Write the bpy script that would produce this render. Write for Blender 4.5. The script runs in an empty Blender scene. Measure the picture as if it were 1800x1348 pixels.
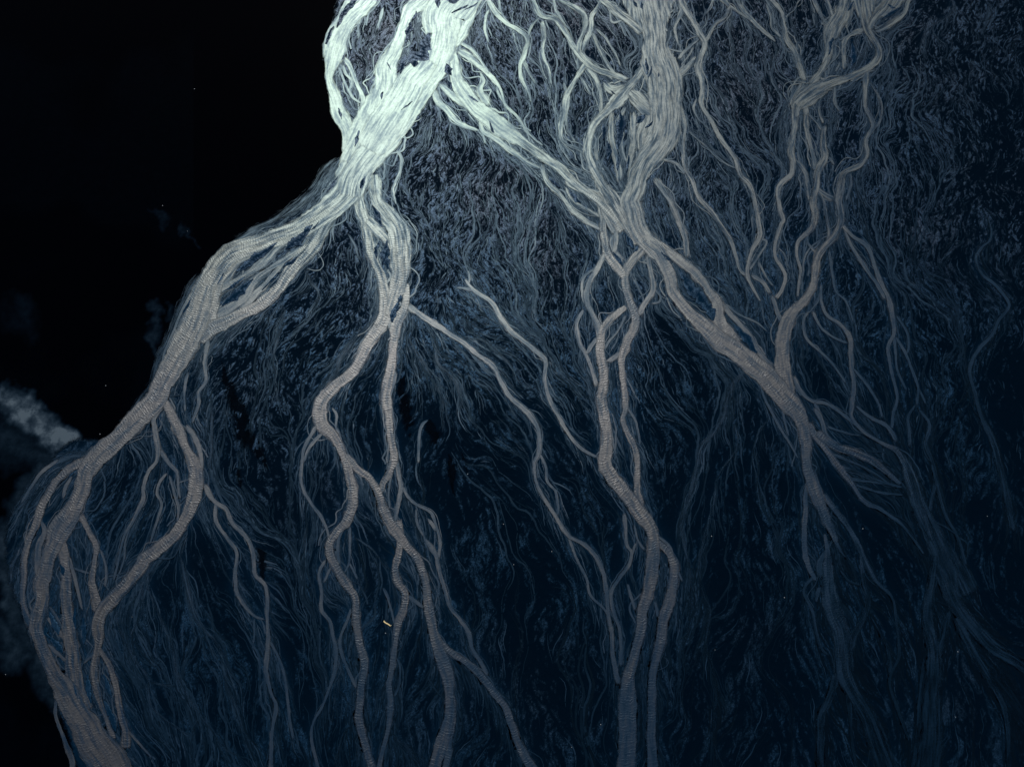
import bpy, math, random
import numpy as np

rng = np.random.default_rng(7)
random.seed(7)
scene = bpy.context.scene
col = scene.collection

# ---------------------------------------------------------------- camera, light, exposure
H = 228.0                      # metres above the plain
TILT = math.radians(18.0)
FPX = 1200.0                   # focal length in photo pixels (photo 1800 px wide) = 24 mm
cam_d = bpy.data.cameras.new('camera')
cam = bpy.data.objects.new('camera', cam_d)
col.objects.link(cam)
cam.location = (0, 0, H)
cam.rotation_euler = (TILT, 0, 0)
cam_d.sensor_width = 36.0
cam_d.lens = 24.0
cam_d.clip_end = 6000.0
scene.camera = cam

CT, ST = math.cos(TILT), math.sin(TILT)
def ground_xy(px, py):
    """where a photo pixel meets the plain z = 0 (survey of the photograph)"""
    x = (np.asarray(px, float) - 900.0) / FPX
    y = (674.0 - np.asarray(py, float)) / FPX
    d = CT - y * ST
    return x / d * H, (y * CT + ST) / d * H

SUN_GLINT = (715.0, 130.0)     # the sun mirrors in the water about here
gx, gy = ground_xy(*SUN_GLINT)
sun_vec = np.array([float(gx), float(gy), H]); sun_vec /= np.linalg.norm(sun_vec)
SUN_EL = math.asin(sun_vec[2]); SUN_AZ = math.atan2(sun_vec[0], sun_vec[1])
world = bpy.data.worlds.new('World'); scene.world = world; world.use_nodes = True
wn = world.node_tree
bg = wn.nodes['Background']; bg.inputs['Strength'].default_value = 0.05
sky = wn.nodes.new('ShaderNodeTexSky'); sky.sky_type = 'NISHITA'; sky.sun_disc = False
sky.sun_elevation = SUN_EL; sky.sun_rotation = SUN_AZ
wn.links.new(sky.outputs[0], bg.inputs['Color'])
sl = bpy.data.lights.new('sun', 'SUN'); sl.energy = 5.0; sl.angle = math.radians(0.55); sl.color = (1.0, 0.97, 0.92)
so = bpy.data.objects.new('sun', sl); col.objects.link(so)
from mathutils import Vector
so.rotation_euler = Vector((-sun_vec[0], -sun_vec[1], -sun_vec[2])).to_track_quat('-Z', 'Y').to_euler()
so.location = (0, 0, 400)
vs = scene.view_settings
vs.view_transform = 'Standard'; vs.look = 'None'; vs.gamma = 1.0; vs.exposure = 0.58
vs.use_curve_mapping = False

# ---------------------------------------------------------------- survey of the channels
TILES = dict(A=(540, 0), B=(900, 0), C=(1200, 0), D=(200, 300), E=(700, 300), F=(1200, 300), G=(0, 600),
             H=(500, 600), I=(900, 600), J=(1200, 600), K=(0, 898), L=(500, 898), M=(900, 898), N=(1200, 898))
SC = 600.0 / 1797.0
STROKES = """# kind|tile|label|points
m|A|west arm of the pale river along the black pool edge|345,-40,80 330,0,75 250,80,85 185,170,90 150,270,115 118,400,48 133,480,60 172,600,85 213,700,75 225,780,80 240,850,90
s|A||250,-40,20 215,0,30 170,80,22 120,160,25 98,240,36 100,310,40
s|A||290,-20,16 240,20,18 190,80,16 150,150,20
s|A||200,300,30 230,370,22 265,450,20 290,520,25 290,600,40 270,700,40
s|A||165,350,10 200,440,10 235,510,11 285,545,10
s|A||185,340,14 205,390,14 235,430,8 225,480,10 255,530,8
s|A||262,100,10 268,150,12 272,210,5
s|A||400,40,8 385,90,16 372,160,5
m|A|broad pale mint river entering from the top edge beside the pool|640,-50,90 600,0,95 540,60,80 510,130,60 490,210,60 455,280,80 420,350,110 415,430,120 400,520,150 360,620,185 320,720,200 280,800,170 250,880,160 230,960,150 220,1040,130
m|A|brightest river trunk pouring down from the top edge|800,-50,230 790,0,220 730,80,210 725,170,150 715,250,140 680,340,130 630,420,120 570,510,130 500,620,130 430,720,140 350,800,150 280,880,140 235,960,150 220,1040,130
m|A||640,310,110 560,420,140 480,560,170 400,680,180 330,800,150
m|A||915,-50,40 895,0,55 850,80,80 805,170,80 760,240,80
m|A||640,30,90 630,110,60 650,180,50 
f|A||180,830,30 100,900,60 30,1000,60 -60,1080,60 -150,1150,50 -300,1230,60 -400,1290,40
m|D|wide rippled river curving along the edge of the black pool|1290,-20,200 1230,100,170 1150,190,130 1060,250,110 960,310,105 850,350,95 740,390,105 640,420,110 570,470,110 520,540,105 480,610,110 450,690,125 430,770,135 400,850,140 370,920,150 330,990,130 290,1060,120 250,1130,110 220,1210,110 150,1280,110 @G 700,430,110 620,510,100 550,570,110 490,630,100 450,700,90 430,780,85 400,850,85 370,920,105 320,990,120 290,1070,85 255,1150,80 235,1230,78 @K 220,380,85 222,450,82 205,540,90 195,620,75 235,740,70 290,850,85 350,950,125 400,1050,135 450,1130,155 500,1220,185 560,1300,205 600,1380,220 640,1470,230
m|K||310,120,60 335,200,60 345,350,60 350,450,62 360,560,70 365,660,80 380,760,82 390,860,92 400,960,115 430,1060,150
m|D|braided side arm of the river crossing below the pool|1160,220,60 1110,290,70 1050,390,80 980,470,80 920,550,70 870,620,60 790,690,70 700,740,60 600,790,70 520,830,80 450,900,70
s|D||1060,270,40 960,330,35 880,400,30 790,490,45 720,540,35 620,600,40 550,640,50
s|D||1000,400,30 900,470,35 820,520,30 740,590,50 690,670,45 600,730,60 530,770,70
s|D||850,360,30 750,430,20 650,490,30 590,570,60 540,640,60
m|D||700,410,50 620,490,50 560,570,60 520,700,80 480,800,100 440,870,90
s|D||930,340,20 870,400,14 800,450,14 720,520,18
s|D||930,430,20 850,540,25 760,640,40 660,730,40
f|D||460,540,45 400,620,45 350,720,45 310,830,45 260,940,45 220,1040,45 190,1130,45 120,1230,45 40,1330,40
s|D||400,660,12 350,760,14 310,860,12 270,960,14 250,1050,12 200,1140,14
f|D||690,770,50 620,820,60 540,880,50 480,950,40
m|D|pale forked branch leaving the trunk towards the lower middle|1280,100,70 1300,200,60 1330,280,60 1340,370,58 1350,430,58 1385,510,50 1410,590,55 1430,680,70 1430,760,75 1390,840,70 1330,920,65 1290,1000,60 1230,1080,60 1150,1150,65 1100,1210,72 1090,1280,80 1100,1340,72 @H 260,500,58 300,570,50 325,640,50 345,720,55 360,790,55 350,870,55 320,940,50 270,1000,48 235,1070,48 250,1150,50 290,1220,50 @L 340,400,55 370,460,45 375,540,45 385,620,45 400,700,45 425,780,50 415,860,45 405,940,45 400,1020,45 395,1090,50 410,1170,45 430,1250,45 455,1340,50 480,1450,50
s|H||330,950,20 290,1020,18 280,1100,18 290,1180,18
m|D|bulging pale branch with a rounded right bank|1365,20,60 1370,90,70 1390,170,60 1440,230,85 1490,300,110 1512,390,115 1512,470,110 1510,550,95 1495,620,90 1465,700,60 1450,770,50
m|D||1330,260,60 1400,330,60 1450,400,50 1480,480,70
m|D|rippled arm dropping from the bulging branch|1540,590,40 1540,680,40 1520,740,50 1490,810,60 1480,890,50 1472,970,50 1460,1050,55 1440,1130,55 1430,1210,62 @H 525,310,50 545,380,45 550,460,45 565,540,42 580,620,48 560,680,40 525,740,30 510,800,25
s|D||1430,770,30 1470,830,40
s|D||1370,370,25 1390,450,12 1385,480,12
s|D||1390,380,12 1405,420,10 1440,470,14 1445,540,15
f|D||1390,590,20 1392,680,30 1380,770,30 1280,880,30 1200,980,30 1170,1070,25 1090,1150,25
m|H|rippled stream splitting off at the middle and winding to the bottom edge|325,590,25 390,670,38 450,720,40 490,790,45 520,870,52 560,950,58 600,1010,60 650,1080,50 700,1140,50 730,1220,46 745,1290,45 @L 752,460,50 757,520,55 775,600,55 795,680,65 825,770,75 855,850,75 870,930,60 875,1010,55 870,1090,62 850,1170,72 825,1260,70 800,1340,66 785,1450,66
m|L||880,960,40 887,1030,42 885,1100,42 870,1200,40 852,1340,40 840,1450,40
m|H|narrow rippled stream right of the driftwood log|590,940,45 605,1030,40 600,1110,40 585,1190,40 600,1270,45 @L 605,360,45 635,430,40 630,510,40 595,590,45 580,680,32 570,760,35 560,840,32 550,920,35 558,1000,45 550,1080,35 545,1160,25 520,1250,25 500,1340,30 485,1450,30
s|L||590,770,12 610,820,14 605,900,14 580,980,14
f|L||550,1170,20 620,1230,40 700,1300,50 760,1360,50
s|L||645,440,18 690,480,20 735,510,20
s|H||585,150,25 570,230,20 550,310,18 560,390,16
s|H||590,620,30 605,700,25 615,770,25 600,840,25 585,920,25 585,960,20
s|H||570,680,10 548,790,10 555,880,10
m|L|stream leaving to the lower right at the bottom middle|800,640,24 825,695,30 870,740,35 950,790,35 1010,840,42 1070,910,42 1120,980,42 1170,1050,42 1200,1130,42 1230,1220,48 1270,1300,56 1330,1420,60
s|H||620,760,10 650,820,16 700,860,14 770,900,16 800,980,14 820,1060,14 812,1150,20
s|H|thin pale stream with a bright pointed head|740,1040,8 770,1090,30 800,1140,22 @L 805,250,22 820,320,20 845,410,22 870,500,22 930,580,25 970,640,25 990,720,22 1030,790,22 1070,870,22
s|H||690,880,10 700,960,12 735,1030,8
s|H||755,930,8 775,960,22 800,1000,10
s|E|long thin pale stream running down the middle|40,710,40 100,750,32 190,810,35 260,850,28 330,900,26 420,970,28 500,1030,28 540,1110,28 590,1190,28 660,1260,28 @H 1290,390,30 1335,460,26 1345,540,24 1335,600,20 1315,640,18 1325,740,18 1370,830,18 1420,910,22 1460,980,22 1500,1030,22 1580,1070,22 1640,1130,24 1680,1220,26 @M 490,370,24 500,450,24 510,550,24 525,640,24 530,740,26 545,840,30 565,920,40
s|H||1345,590,14 1375,660,14 1385,740,14 1425,790,12 1440,870,14 1435,920,16
s|M||300,140,14 340,250,12 390,350,14 410,440,12 480,510,12 510,560,16
s|E|thin pale stream rising among dark sand in the centre|350,570,14 380,610,20 430,650,26 500,700,26 540,770,28 590,840,28 650,890,26 730,950,28 775,1010,24 770,1100,20 790,1190,20 830,1270,22 @H 1480,460,22 1520,520,20 1570,570,18 1650,612,18
s|E||300,617,6 340,618,14 395,632,18
s|E||365,525,8 375,560,12 372,600,12
s|H||760,410,6 720,450,16 710,540,14 705,640,12
m|A|pale arm slanting right from the trunk|765,270,50 778,350,60 790,420,70 820,480,85 870,545,85 930,600,90 1000,660,100 1070,710,90 1130,750,65 1200,800,58 1270,850,60 1330,890,70 1390,950,60 1470,1010,48 1540,1060,50 1600,1130,60 1660,1220,60
s|A||695,440,30 740,480,40 800,530,40 870,580,40
s|A||790,265,40 860,310,38 930,370,28 990,430,24 1020,480,16 1040,550,14 1100,610,16 1160,700,12 1240,770,12
s|A||800,225,20 870,265,18 920,330,12 960,390,14
s|A||910,380,12 930,430,18 910,480,40 960,560,50
s|A||1000,440,8 1005,490,10 1040,550,10
s|A||670,470,40 690,530,35 740,590,30 800,650,25 900,690,14
s|A||915,600,20 915,660,26 930,695,30 990,730,30 1080,800,30 1150,850,30 1230,890,30
s|A||920,690,10 940,760,8
f|A||650,590,30 640,700,22 625,760,16
s|A||470,790,14 495,830,16 490,900,14 460,970,14 450,1010,16 470,1080,8
s|B||150,860,40 190,960,40 250,1020,40 320,1110,40 @E 870,160,36 930,220,35 1000,270,35 1070,310,35
s|E||880,90,25 920,160,20 1000,210,25 1060,250,30
m|E||880,50,60 950,100,45 1040,140,50 1080,190,45 1100,260,45 1140,330,25
s|A|small pale stream with a forked tail near the top middle|940,-40,25 955,0,25 985,60,25 1040,120,22 1110,160,25 1155,210,25 1140,290,33 1120,340,25 1125,410,22 1165,490,12 1180,540,6
s|A||1140,320,20 1170,390,14 1210,450,8
s|A||1010,-10,12 1020,60,8 1060,130,8
s|A||955,50,10 940,90,14 935,160,14 955,230,8
s|A|pale stream slanting from the top edge into the central braids|1160,-40,30 1190,0,30 1230,80,40 1310,110,50 1360,180,45 1400,250,50 1450,300,60 1520,360,50 1600,390,40 1690,420,40
s|A||1225,90,14 1180,140,14 1160,200,14
s|A||1240,110,40 1250,190,35 1240,270,28 1265,360,22 1288,450,10
s|A||1295,-10,16 1310,60,20 1360,130,16
s|A||1310,-30,40 1340,0,40 1420,50,40 1460,90,42 1455,170,28 1430,230,30 1430,280,40
s|A||1560,-20,20 1530,30,20 1495,90,32 1490,160,36 1470,210,35 1450,280,40
s|A||1500,170,20 1530,240,25 1570,320,22 1620,390,22 1690,440,20
s|A||1520,150,14 1570,200,18 1620,280,12 1650,350,8
s|A||1480,300,12 1540,360,12 1610,420,12
s|A||1480,320,40 1430,390,30 1390,460,35 1360,520,40 1345,600,35 1330,680,30 1350,750,25 1430,790,28 1490,840,25
s|A||1380,500,20 1365,600,16 1370,690,14 1410,750,14
s|A||1350,435,16 1365,490,25
s|A||1425,300,20 1425,370,16
s|A||1440,400,10 1470,460,16 1500,510,5
s|A||1470,350,30 1520,420,28 1540,500,25 1550,600,25
m|B|broad central river fanning down from the top edge|715,-60,300 725,0,270 735,60,215 745,130,150 755,200,115 755,260,140 765,330,180 795,400,185 805,480,175 805,560,170 805,640,165 785,720,165 745,790,145 695,850,110 665,920,108 645,1000,108 622,1060,112 640,1120,110 655,1190,100 695,1260,100 760,1320,100 @E 1280,330,100 1330,400,90 1390,470,80 1430,560,70 1450,640,66 1500,710,62 1580,790,78 1660,860,95 1740,920,105 @F 300,960,105 370,1020,110 440,1080,110 500,1150,110 560,1220,110 @J 610,380,90 640,450,70 650,540,66 655,620,52 670,700,65 700,790,78 730,870,60 760,950,52 790,1010,38 810,1060,22
m|B||420,-40,30 470,0,40 540,50,60 620,110,60 690,170,70
m|B|braided left side of the central river|720,260,50 680,370,40 620,450,60 560,520,80 500,580,60 440,640,50 410,720,40 400,800,50 430,890,60 480,980,70 530,1050,90 570,1130,80 620,1220,60 660,1290,60
s|B||480,430,40 530,470,70 600,460,50
m|B||620,480,60 680,540,90 740,600,80
s|B||520,590,40 520,700,35 540,800,40 560,890,50 580,960,60
s|B||640,590,60 640,700,40 630,800,50 610,900,50
s|B||600,560,40 560,640,30 590,720,20
s|B||430,380,25 455,440,25 470,520,25 460,600,30
m|B||700,520,50 720,620,80 690,700,80 680,800,70
s|B||590,700,14 575,770,16 600,860,20
s|B||470,680,14 440,760,20 450,850,24
m|B||470,1070,50 480,1150,42 480,1240,40 490,1340,40
s|B||540,1120,40 550,1220,30 540,1340,30
m|E|upper rippled arm of the crossing river|1310,340,60 1410,420,56 1490,480,60 1570,550,60 1630,620,50 1680,700,60 1690,780,70 1730,850,80 1790,920,60
s|B|loop channel curving right around a dark bar|740,940,60 800,1010,50 850,1100,45 890,1180,42 915,1260,35 920,1330,33 @E 1512,460,30
m|E||1080,320,40 1100,420,40 1150,500,50 1190,560,40
s|E||1140,330,25 1130,400,25 1190,480,30
m|E|twisted narrow channel below the central confluence|1290,410,50 1230,480,50 1195,540,45 1195,620,45 1220,700,42 1240,750,50 1240,820,50 1210,900,45 1180,970,42 @I 575,110,36 580,200,35 595,290,35 595,360,30 580,420,30 610,490,35 640,550,35 660,630,35 665,720,35 665,800,40 680,870,45
s|E||1310,440,30 1330,540,25 1340,620,28 1300,700,28 1270,770,40
s|E||1345,620,12 1380,660,14 1375,690,14 1330,700,10
s|E|left loop channel of the central braid|1090,430,28 1050,510,32 1000,590,30 990,670,35 1020,750,30 1050,820,35 1060,900,40
s|E||1070,490,10 980,560,14 970,650,14 985,710,10
s|E||980,730,18 940,810,20 950,900,20 990,980,22 1020,1060,20 1045,1140,25
m|E|central rippled river running down to the bottom edge|1200,715,30 1130,770,40 1080,830,42 1065,920,50 1070,1000,55 1080,1080,55 1072,1160,57 @I 465,280,60 480,390,60 495,480,60 490,560,70 487,630,75 520,700,75 570,770,75 630,830,78 680,900,78 730,980,68 @M 745,170,68 740,260,74 730,350,72 715,440,65 690,530,60 680,610,60 660,700,56 635,790,60 612,880,72 610,960,90 615,1050,95 615,1150,95 610,1250,95 605,1350,100 600,1460,100
s|E||1050,870,25 1010,930,25 985,970,20
s|E||1190,950,30 1130,990,30 1100,1010,30
s|E||1200,760,12 1150,850,10 1110,900,12 1090,940,12
s|I||610,350,12 650,420,12 670,510,12 675,550,8
s|I||510,400,14 530,520,12 550,600,10
s|I||590,900,22 600,980,20 605,1070,18 630,1110,16 620,1170,18 570,1240,20 530,1300,22 @M 520,450,25 535,540,22 565,620,18 575,720,22 575,820,28
s|I||650,1060,12 630,1130,14
s|I||640,960,16 660,1040,10 700,1100,16
s|M||610,380,14 630,460,14 650,520,16
m|M|second bottom channel right of the central river|760,140,30 820,210,36 850,280,50 845,370,60 830,460,60 800,560,58 790,650,58 770,730,54 745,820,50 735,920,50 735,1020,50 735,1120,50 740,1240,55 745,1350,66 750,1460,66
s|M||770,130,10 830,190,14 860,280,14 900,370,10
s|M||750,470,14 770,560,20
f|M||780,240,16 790,330,20 780,420,16
f|M||660,1000,20 690,1100,20 720,1160,16
s|F||200,690,30 250,760,30 310,820,28 360,880,28 400,950,26 430,1000,40 480,1050,50
s|F||220,700,12 300,760,10 390,800,10 450,850,6
m|C|right-hand braided river entering from the top edge|955,-50,170 952,0,140 960,70,85 970,150,50 1000,200,45 1030,260,45 1020,320,50 960,370,50 870,410,45 780,440,60 700,480,90 640,520,90 600,560,70
m|C||700,450,60 640,500,85 604,550,70 592,620,42
m|C||665,470,50 652,540,40 650,610,34
s|C||625,440,36 585,505,30 565,560,24
m|C||1100,-40,170 1070,30,100 1010,100,55 980,160,40
m|C||1220,-40,30 1190,0,30 1165,70,36 1100,120,48 1010,165,45
m|C||850,-30,70 850,0,65 840,80,80 800,150,90 780,230,60 760,310,50 720,390,42 670,450,50
s|C||750,-20,30 765,20,30 785,80,40 795,130,60
s|C||680,-20,30 690,0,30 720,70,28 750,130,22 750,200,25 770,280,28
s|C||960,160,40 880,190,30 850,230,35 850,290,30 850,370,25
s|C||900,30,20 880,90,18 860,150,30
s|C||830,330,12 800,380,12
f|C||930,190,20 905,260,16 880,330,14 
f|C||990,200,16 960,270,14 920,340,14
f|C||900,200,10 920,260,14 960,330,14
s|C|pale stream joining the right river from the upper left|455,-20,35 475,10,32 520,70,25 535,140,33 545,210,40 580,270,48 610,340,50 650,430,50
s|C||440,20,25 465,90,16 470,150,18 520,200,20
s|C||270,-30,20 300,30,25 350,90,28 420,160,28 490,220,14
s|C||190,-20,22 215,10,22 300,70,16 360,110,14
s|C||600,215,12 603,270,25
s|C||605,10,8 590,50,8 550,85,10 540,125,12
s|C||310,-10,12 322,60,12
f|C||370,150,14 335,220,14 325,270,16 350,360,16 400,470,20
f|C||430,260,14 440,360,14 500,460,10
m|C|slim channel running straight down from the right confluence|590,540,60 592,640,40 585,720,40 570,790,45 580,850,45 572,920,40 520,970,35 500,1010,32 510,1100,30 530,1160,28 @F 520,280,26 490,390,22 490,460,18 520,510,20 540,560,20 520,630,20 490,675,25
s|F||495,400,14 540,450,12 555,510,10
f|C||570,560,25 520,630,25 525,710,22 550,780,22
m|C|inner rippled channel of the right river|650,560,36 650,640,34 670,740,26 690,830,30 700,900,36
s|C||660,600,14 700,640,20 740,690,28
s|C||740,490,14 725,540,14 720,590,14 740,650,20
m|C||745,660,30 740,760,48 745,830,50 712,900,55 702,980,46 690,1060,45 697,1130,45 680,1200,40 @F 670,300,34 640,340,25 605,380,22 600,450,18 620,520,16 610,600,14 605,665,12
s|F||660,320,14 660,380,14 700,430,18
s|C||590,840,25 640,900,30 660,980,32 668,1060,28
s|C||700,980,40 740,1020,40 800,1050,50
s|F||700,90,25 740,160,22 755,240,20 770,320,20 760,400,30
f|F||750,170,12 790,240,14 800,320,10
m|C|outer right channel of the right river|985,355,40 962,410,45 960,470,36 955,560,28 990,630,30 1000,670,34 960,740,30 965,820,30 930,870,35 850,910,42 830,980,60 820,1050,60 @F 822,170,46 830,260,42 800,340,45 740,410,50 710,470,50 700,540,42 690,610,42 650,680,50 590,730,60 550,790,78 530,870,85 530,950,80 530,1030,90 540,1110,90 560,1200,90
s|C||985,430,12 1045,540,14 1040,630,14 1010,680,14
s|C||880,910,20 885,980,18 860,1060,20
s|C||770,830,16 800,870,10 
s|C||800,455,12 800,540,22 830,590,14
f|C||820,590,30 800,640,40 770,660,20
f|C||1060,300,12 1120,370,14 1110,450,14 1060,520,12
s|F|short stream joining the right confluence from the left|465,650,22 480,690,25 500,750,25 525,810,35
m|F|forked thin stream heading to the lower right|840,290,20 900,350,20 970,400,25 1000,470,25 1030,560,25 1080,660,25 1095,720,34 1110,800,30 1110,860,25 1080,930,20 1090,1010,18 1105,1090,18 1130,1190,16 1110,1280,18 @J 1100,460,16
s|F||850,310,16 900,420,25 960,510,22 1020,590,20 1070,680,25
s|F||1115,860,16 1120,950,14 1130,1050,12 1180,1160,12
s|F||1120,870,16 1170,960,16 1210,1060,16 1240,1150,16 1230,1240,18
s|F||1240,1140,12 1280,1230,10
s|F||1120,760,12 1180,850,14 1190,930,14 1175,970,12
s|F||770,420,14 780,480,16 790,560,16 810,640,12 860,690,10 900,800,8
m|F||730,600,12 730,690,18 760,770,18 830,810,22 880,880,30 885,960,28 890,1040,26 900,1130,26 890,1240,28 @J 890,400,20 950,470,22 1040,530,20 1120,570,35 1170,640,45 1200,720,80 1230,820,80 1260,900,90 1310,1000,100 1360,1100,120 1420,1220,170 1480,1348,200
s|F||660,740,16 635,790,14 650,880,14 720,950,14 790,1020,12 860,1120,10
s|F||680,740,20 730,830,14 800,880,12 870,910,14
f|F||590,860,14 620,900,14 600,960,12 640,1080,8
s|F||900,1040,12 980,1140,14 1030,1230,12 1050,1300,12
s|F||580,1080,25 620,1160,25 680,1210,20 760,1230,18 850,1290,18 920,1345,14
s|F||690,1220,18 720,1280,20 740,1345,22
s|F||400,1110,8 @J 440,320,12 510,450,14 560,530,10 610,620,8
s|J||520,340,12 545,450,12 560,500,8
f|F||890,60,20 930,140,16 960,270,14 990,400,12
s|F|lone thin stream winding down the dark right side|1605,240,6 1625,320,14 1615,370,16 1580,400,16 1545,460,16 1570,540,16 1640,600,20 1700,670,20 1715,720,18 1660,790,18 1630,860,18 1560,940,22 1520,1010,22 1510,1070,20 1540,1180,22 1570,1290,25 @J 1610,490,34 1660,640,35 1690,760,40 1710,860,40 1740,1000,40
s|J||910,340,14 990,400,18 1080,450,22 1130,530,30
s|J||1230,330,14 1185,400,16 1190,480,18 1190,560,30
s|J||1240,350,14 1300,440,16 1280,540,18 1320,650,20 1330,740,22 1310,830,20 1300,900,20
s|J||1310,640,16 1380,900,20 1450,1030,20 1490,1180,20
s|J||1060,560,10 1060,620,12 1100,660,10
m|J|fanning arm breaking away right of the lower confluence|660,430,50 720,530,40 800,640,45 870,720,40 950,830,30 1050,890,20 1150,960,16 1270,1120,8
m|J||700,480,50 800,550,40 900,590,50 1000,630,45 1070,680,32 1150,750,16
s|J||800,650,20 930,690,16 1050,740,14 1160,770,14
s|J||870,720,20 980,740,14 1100,750,14
s|J||900,750,14 1020,790,14 1160,810,14
s|J||780,590,16 900,640,14 1000,690,14 1100,760,12
s|J||690,350,25 730,420,25 760,500,25 830,560,25
s|J||760,450,12 850,480,10 950,500,6
m|J||680,700,25 650,780,26 650,880,28 640,980,30 640,1080,30 660,1180,32 700,1260,20
m|J|dim stream running to the lower right corner|740,800,30 770,850,30 850,950,30 910,1040,30 960,1150,30 1010,1250,22 @N 1100,450,14 1120,560,16 1140,760,16 1100,850,16 1090,910,18 1130,1040,18 1190,1200,14
s|J||800,1040,30 830,1100,16 862,1140,6
s|J||785,1040,16 745,1120,25 720,1180,40 740,1250,60
s|N||690,340,20 645,395,16 640,440,16 680,520,16 700,620,18 730,720,14 770,760,10
s|N||720,400,25 700,480,16
m|N|dim wide river at the bottom right centre|745,120,14 762,220,30 765,320,60 768,420,80 790,520,95 830,640,90 840,760,100 850,860,100 900,960,70 970,1080,90 1020,1200,110 1070,1348,120 1110,1450,120
m|N||810,860,50 780,960,45 730,1080,45 725,1200,45 730,1348,50 735,1450,50
s|N||880,1000,20 890,1200,16 910,1348,20 920,1430,20
s|N||940,230,18 950,380,20 975,470,28 950,570,35 900,660,40 880,740,50
s|N||830,310,14 880,370,14 940,390,14
s|N||990,560,10 1060,680,14 1090,760,28 1090,860,25
m|N|dim wide river leaving at the right edge|1270,20,20 1300,110,40 1340,200,70 1380,330,105 1430,470,80 1520,600,70 1640,720,70 1760,790,60 1850,850,70 1950,900,70
m|N|dim wide river leaving at the bottom right|1330,230,40 1300,420,44 1280,560,60 1310,700,70 1320,850,80 1310,1000,100 1310,1200,120 1300,1348,140 1290,1450,150
s|N||1400,520,40 1380,650,30 1350,760,40
m|N||1440,560,50 1520,730,50 1620,900,40 1690,1040,30 1715,1200,30 1710,1348,30 1700,1450,30
f|N||1600,800,120 1740,1000,120 1850,1150,150
s|N||1270,790,20 1250,960,25 1240,1150,25 1210,1348,25 1200,1440,25
f|N||110,120,16 85,300,16 110,440,18 145,530,18 120,700,20 155,820,18 175,980,20 160,1200,18 210,1348,18 240,1450,18
f|N||40,300,14 40,560,14 20,650,10 -60,690,8
f|I|faint blue stream leaving the crossing river downwards|1240,140,40 1150,250,35 1110,380,30 1070,470,30 1000,560,32 970,680,30 940,800,30 910,900,28 890,980,26 910,1080,22 935,1200,16 940,1348,16
f|I||1180,270,16 1170,420,14 1190,520,12 1160,600,12 1090,700,12 1060,850,14 1000,1100,14 980,1190,14
f|I||1350,400,12 1290,500,12 1265,600,12 1290,720,10 1320,840,8
s|B||875,-30,50 885,0,45 895,70,40 860,140,20 865,200,16 880,250,8
m|B|narrow winding channel right of the broad central river|890,-20,40 910,40,40 960,120,40 995,180,40 1015,230,40 995,300,35 985,360,40 1000,430,35 1000,500,30 1000,560,28 1050,640,25 1090,720,28 1140,790,28 1180,850,28 1200,920,30 1250,980,32 1280,1080,30 1295,1170,28 @F 405,345,28 365,420,22 345,490,22 340,550,22 370,620,16 410,690,12
s|F||410,360,16 440,380,16 400,450,14 350,530,12
s|F||355,550,20 420,590,22 465,650,22
s|F||400,480,10 440,560,10 480,610,10
s|B||1150,30,25 1120,90,25 1065,130,25 1035,190,25 1015,230,25
s|B||1100,-20,25 1145,40,25
s|B||1065,-20,22 1035,55,14 1012,85,5
s|B||985,200,25 930,250,25 875,315,25
s|B||970,300,35 920,360,45 870,410,60
s|B||960,250,12 920,310,14 890,350,14
s|B||965,330,25 985,420,25
f|B||1020,400,14 1080,480,14 1160,530,10
f|B||1055,200,20 1110,290,16 1190,370,10
s|B||970,520,12 960,590,14 1040,690,10
s|B|long straight stream slanting down from the central river|885,560,40 908,640,34 910,690,25 900,760,22 910,870,30 950,950,30 980,1040,30 1050,1120,28 1110,1210,28 1150,1270,26 @F 275,440,22 300,520,18 340,555,18
s|B||790,840,25 860,860,30 915,920,25
f|B||915,660,34 990,720,28 1060,790,22 1160,870,18 1230,900,12
s|B||930,690,10 1020,770,10 1120,860,10 1190,890,8
m|G|rippled branch bending around to the lower left confluence|850,310,60 880,340,52 910,400,55 950,470,60 970,540,50 1005,620,60 1030,690,80 1030,760,85 1015,850,75 980,930,65 920,1020,65 840,1090,70 760,1150,70 @K 750,280,75 670,380,70 600,450,72 545,510,75 515,590,72 515,670,60 510,740,42 500,830,46 510,930,45 540,1030,30 570,1120,30 600,1200,40
s|G||980,440,30 1040,540,28 1062,620,25 1055,700,25
m|K||520,720,30 570,800,30 600,890,35 625,990,36 645,1090,40 660,1160,45 660,1250,60
s|K||670,1150,12 740,1230,12 800,1300,8
m|G||425,910,35 470,1000,35 510,1080,35 500,1160,28 490,1250,38 @K 510,450,50 525,530,60
s|K||530,200,16 560,300,14 555,400,14
s|K||375,295,8 430,315,14 475,328,12
s|K||360,230,25 390,340,22 420,470,14 435,525,6
m|G|outer left channel spreading below the pool|480,620,60 390,650,45 310,720,40 260,800,40 210,890,42 185,980,42 150,1060,40 130,1140,36 @K 125,350,36 118,430,36 130,510,36 165,610,55
s|G||215,940,14 235,1000,28 205,1080,42 200,1180,42 215,1280,50
f|G||500,600,80 370,610,70 250,670,50 180,740,40 110,850,60 50,920,60
s|G||310,620,14 220,690,18 160,770,14 110,850,10
f|G||170,1050,30 80,1150,40 60,1250,45 @K 50,400,30
s|G||380,710,10 350,770,22 330,830,10
s|G||330,970,30 270,990,24 220,1020,18
m|K||250,560,16 300,620,30 350,680,30
s|K||260,500,14 320,600,14 360,680,16
s|K||250,700,20 320,760,20 380,820,20
s|K||440,800,20 480,760,20 515,730,24
s|K||300,980,16 290,1060,20 320,1150,20 360,1260,30 380,1348,30
s|G|pale little stream forking inside the lower left braid|860,340,30 812,400,28 815,480,30 830,560,30 825,630,20 780,690,20 755,770,18 750,840,22 700,940,20 650,1040,14 620,1180,12 600,1260,10
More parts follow.
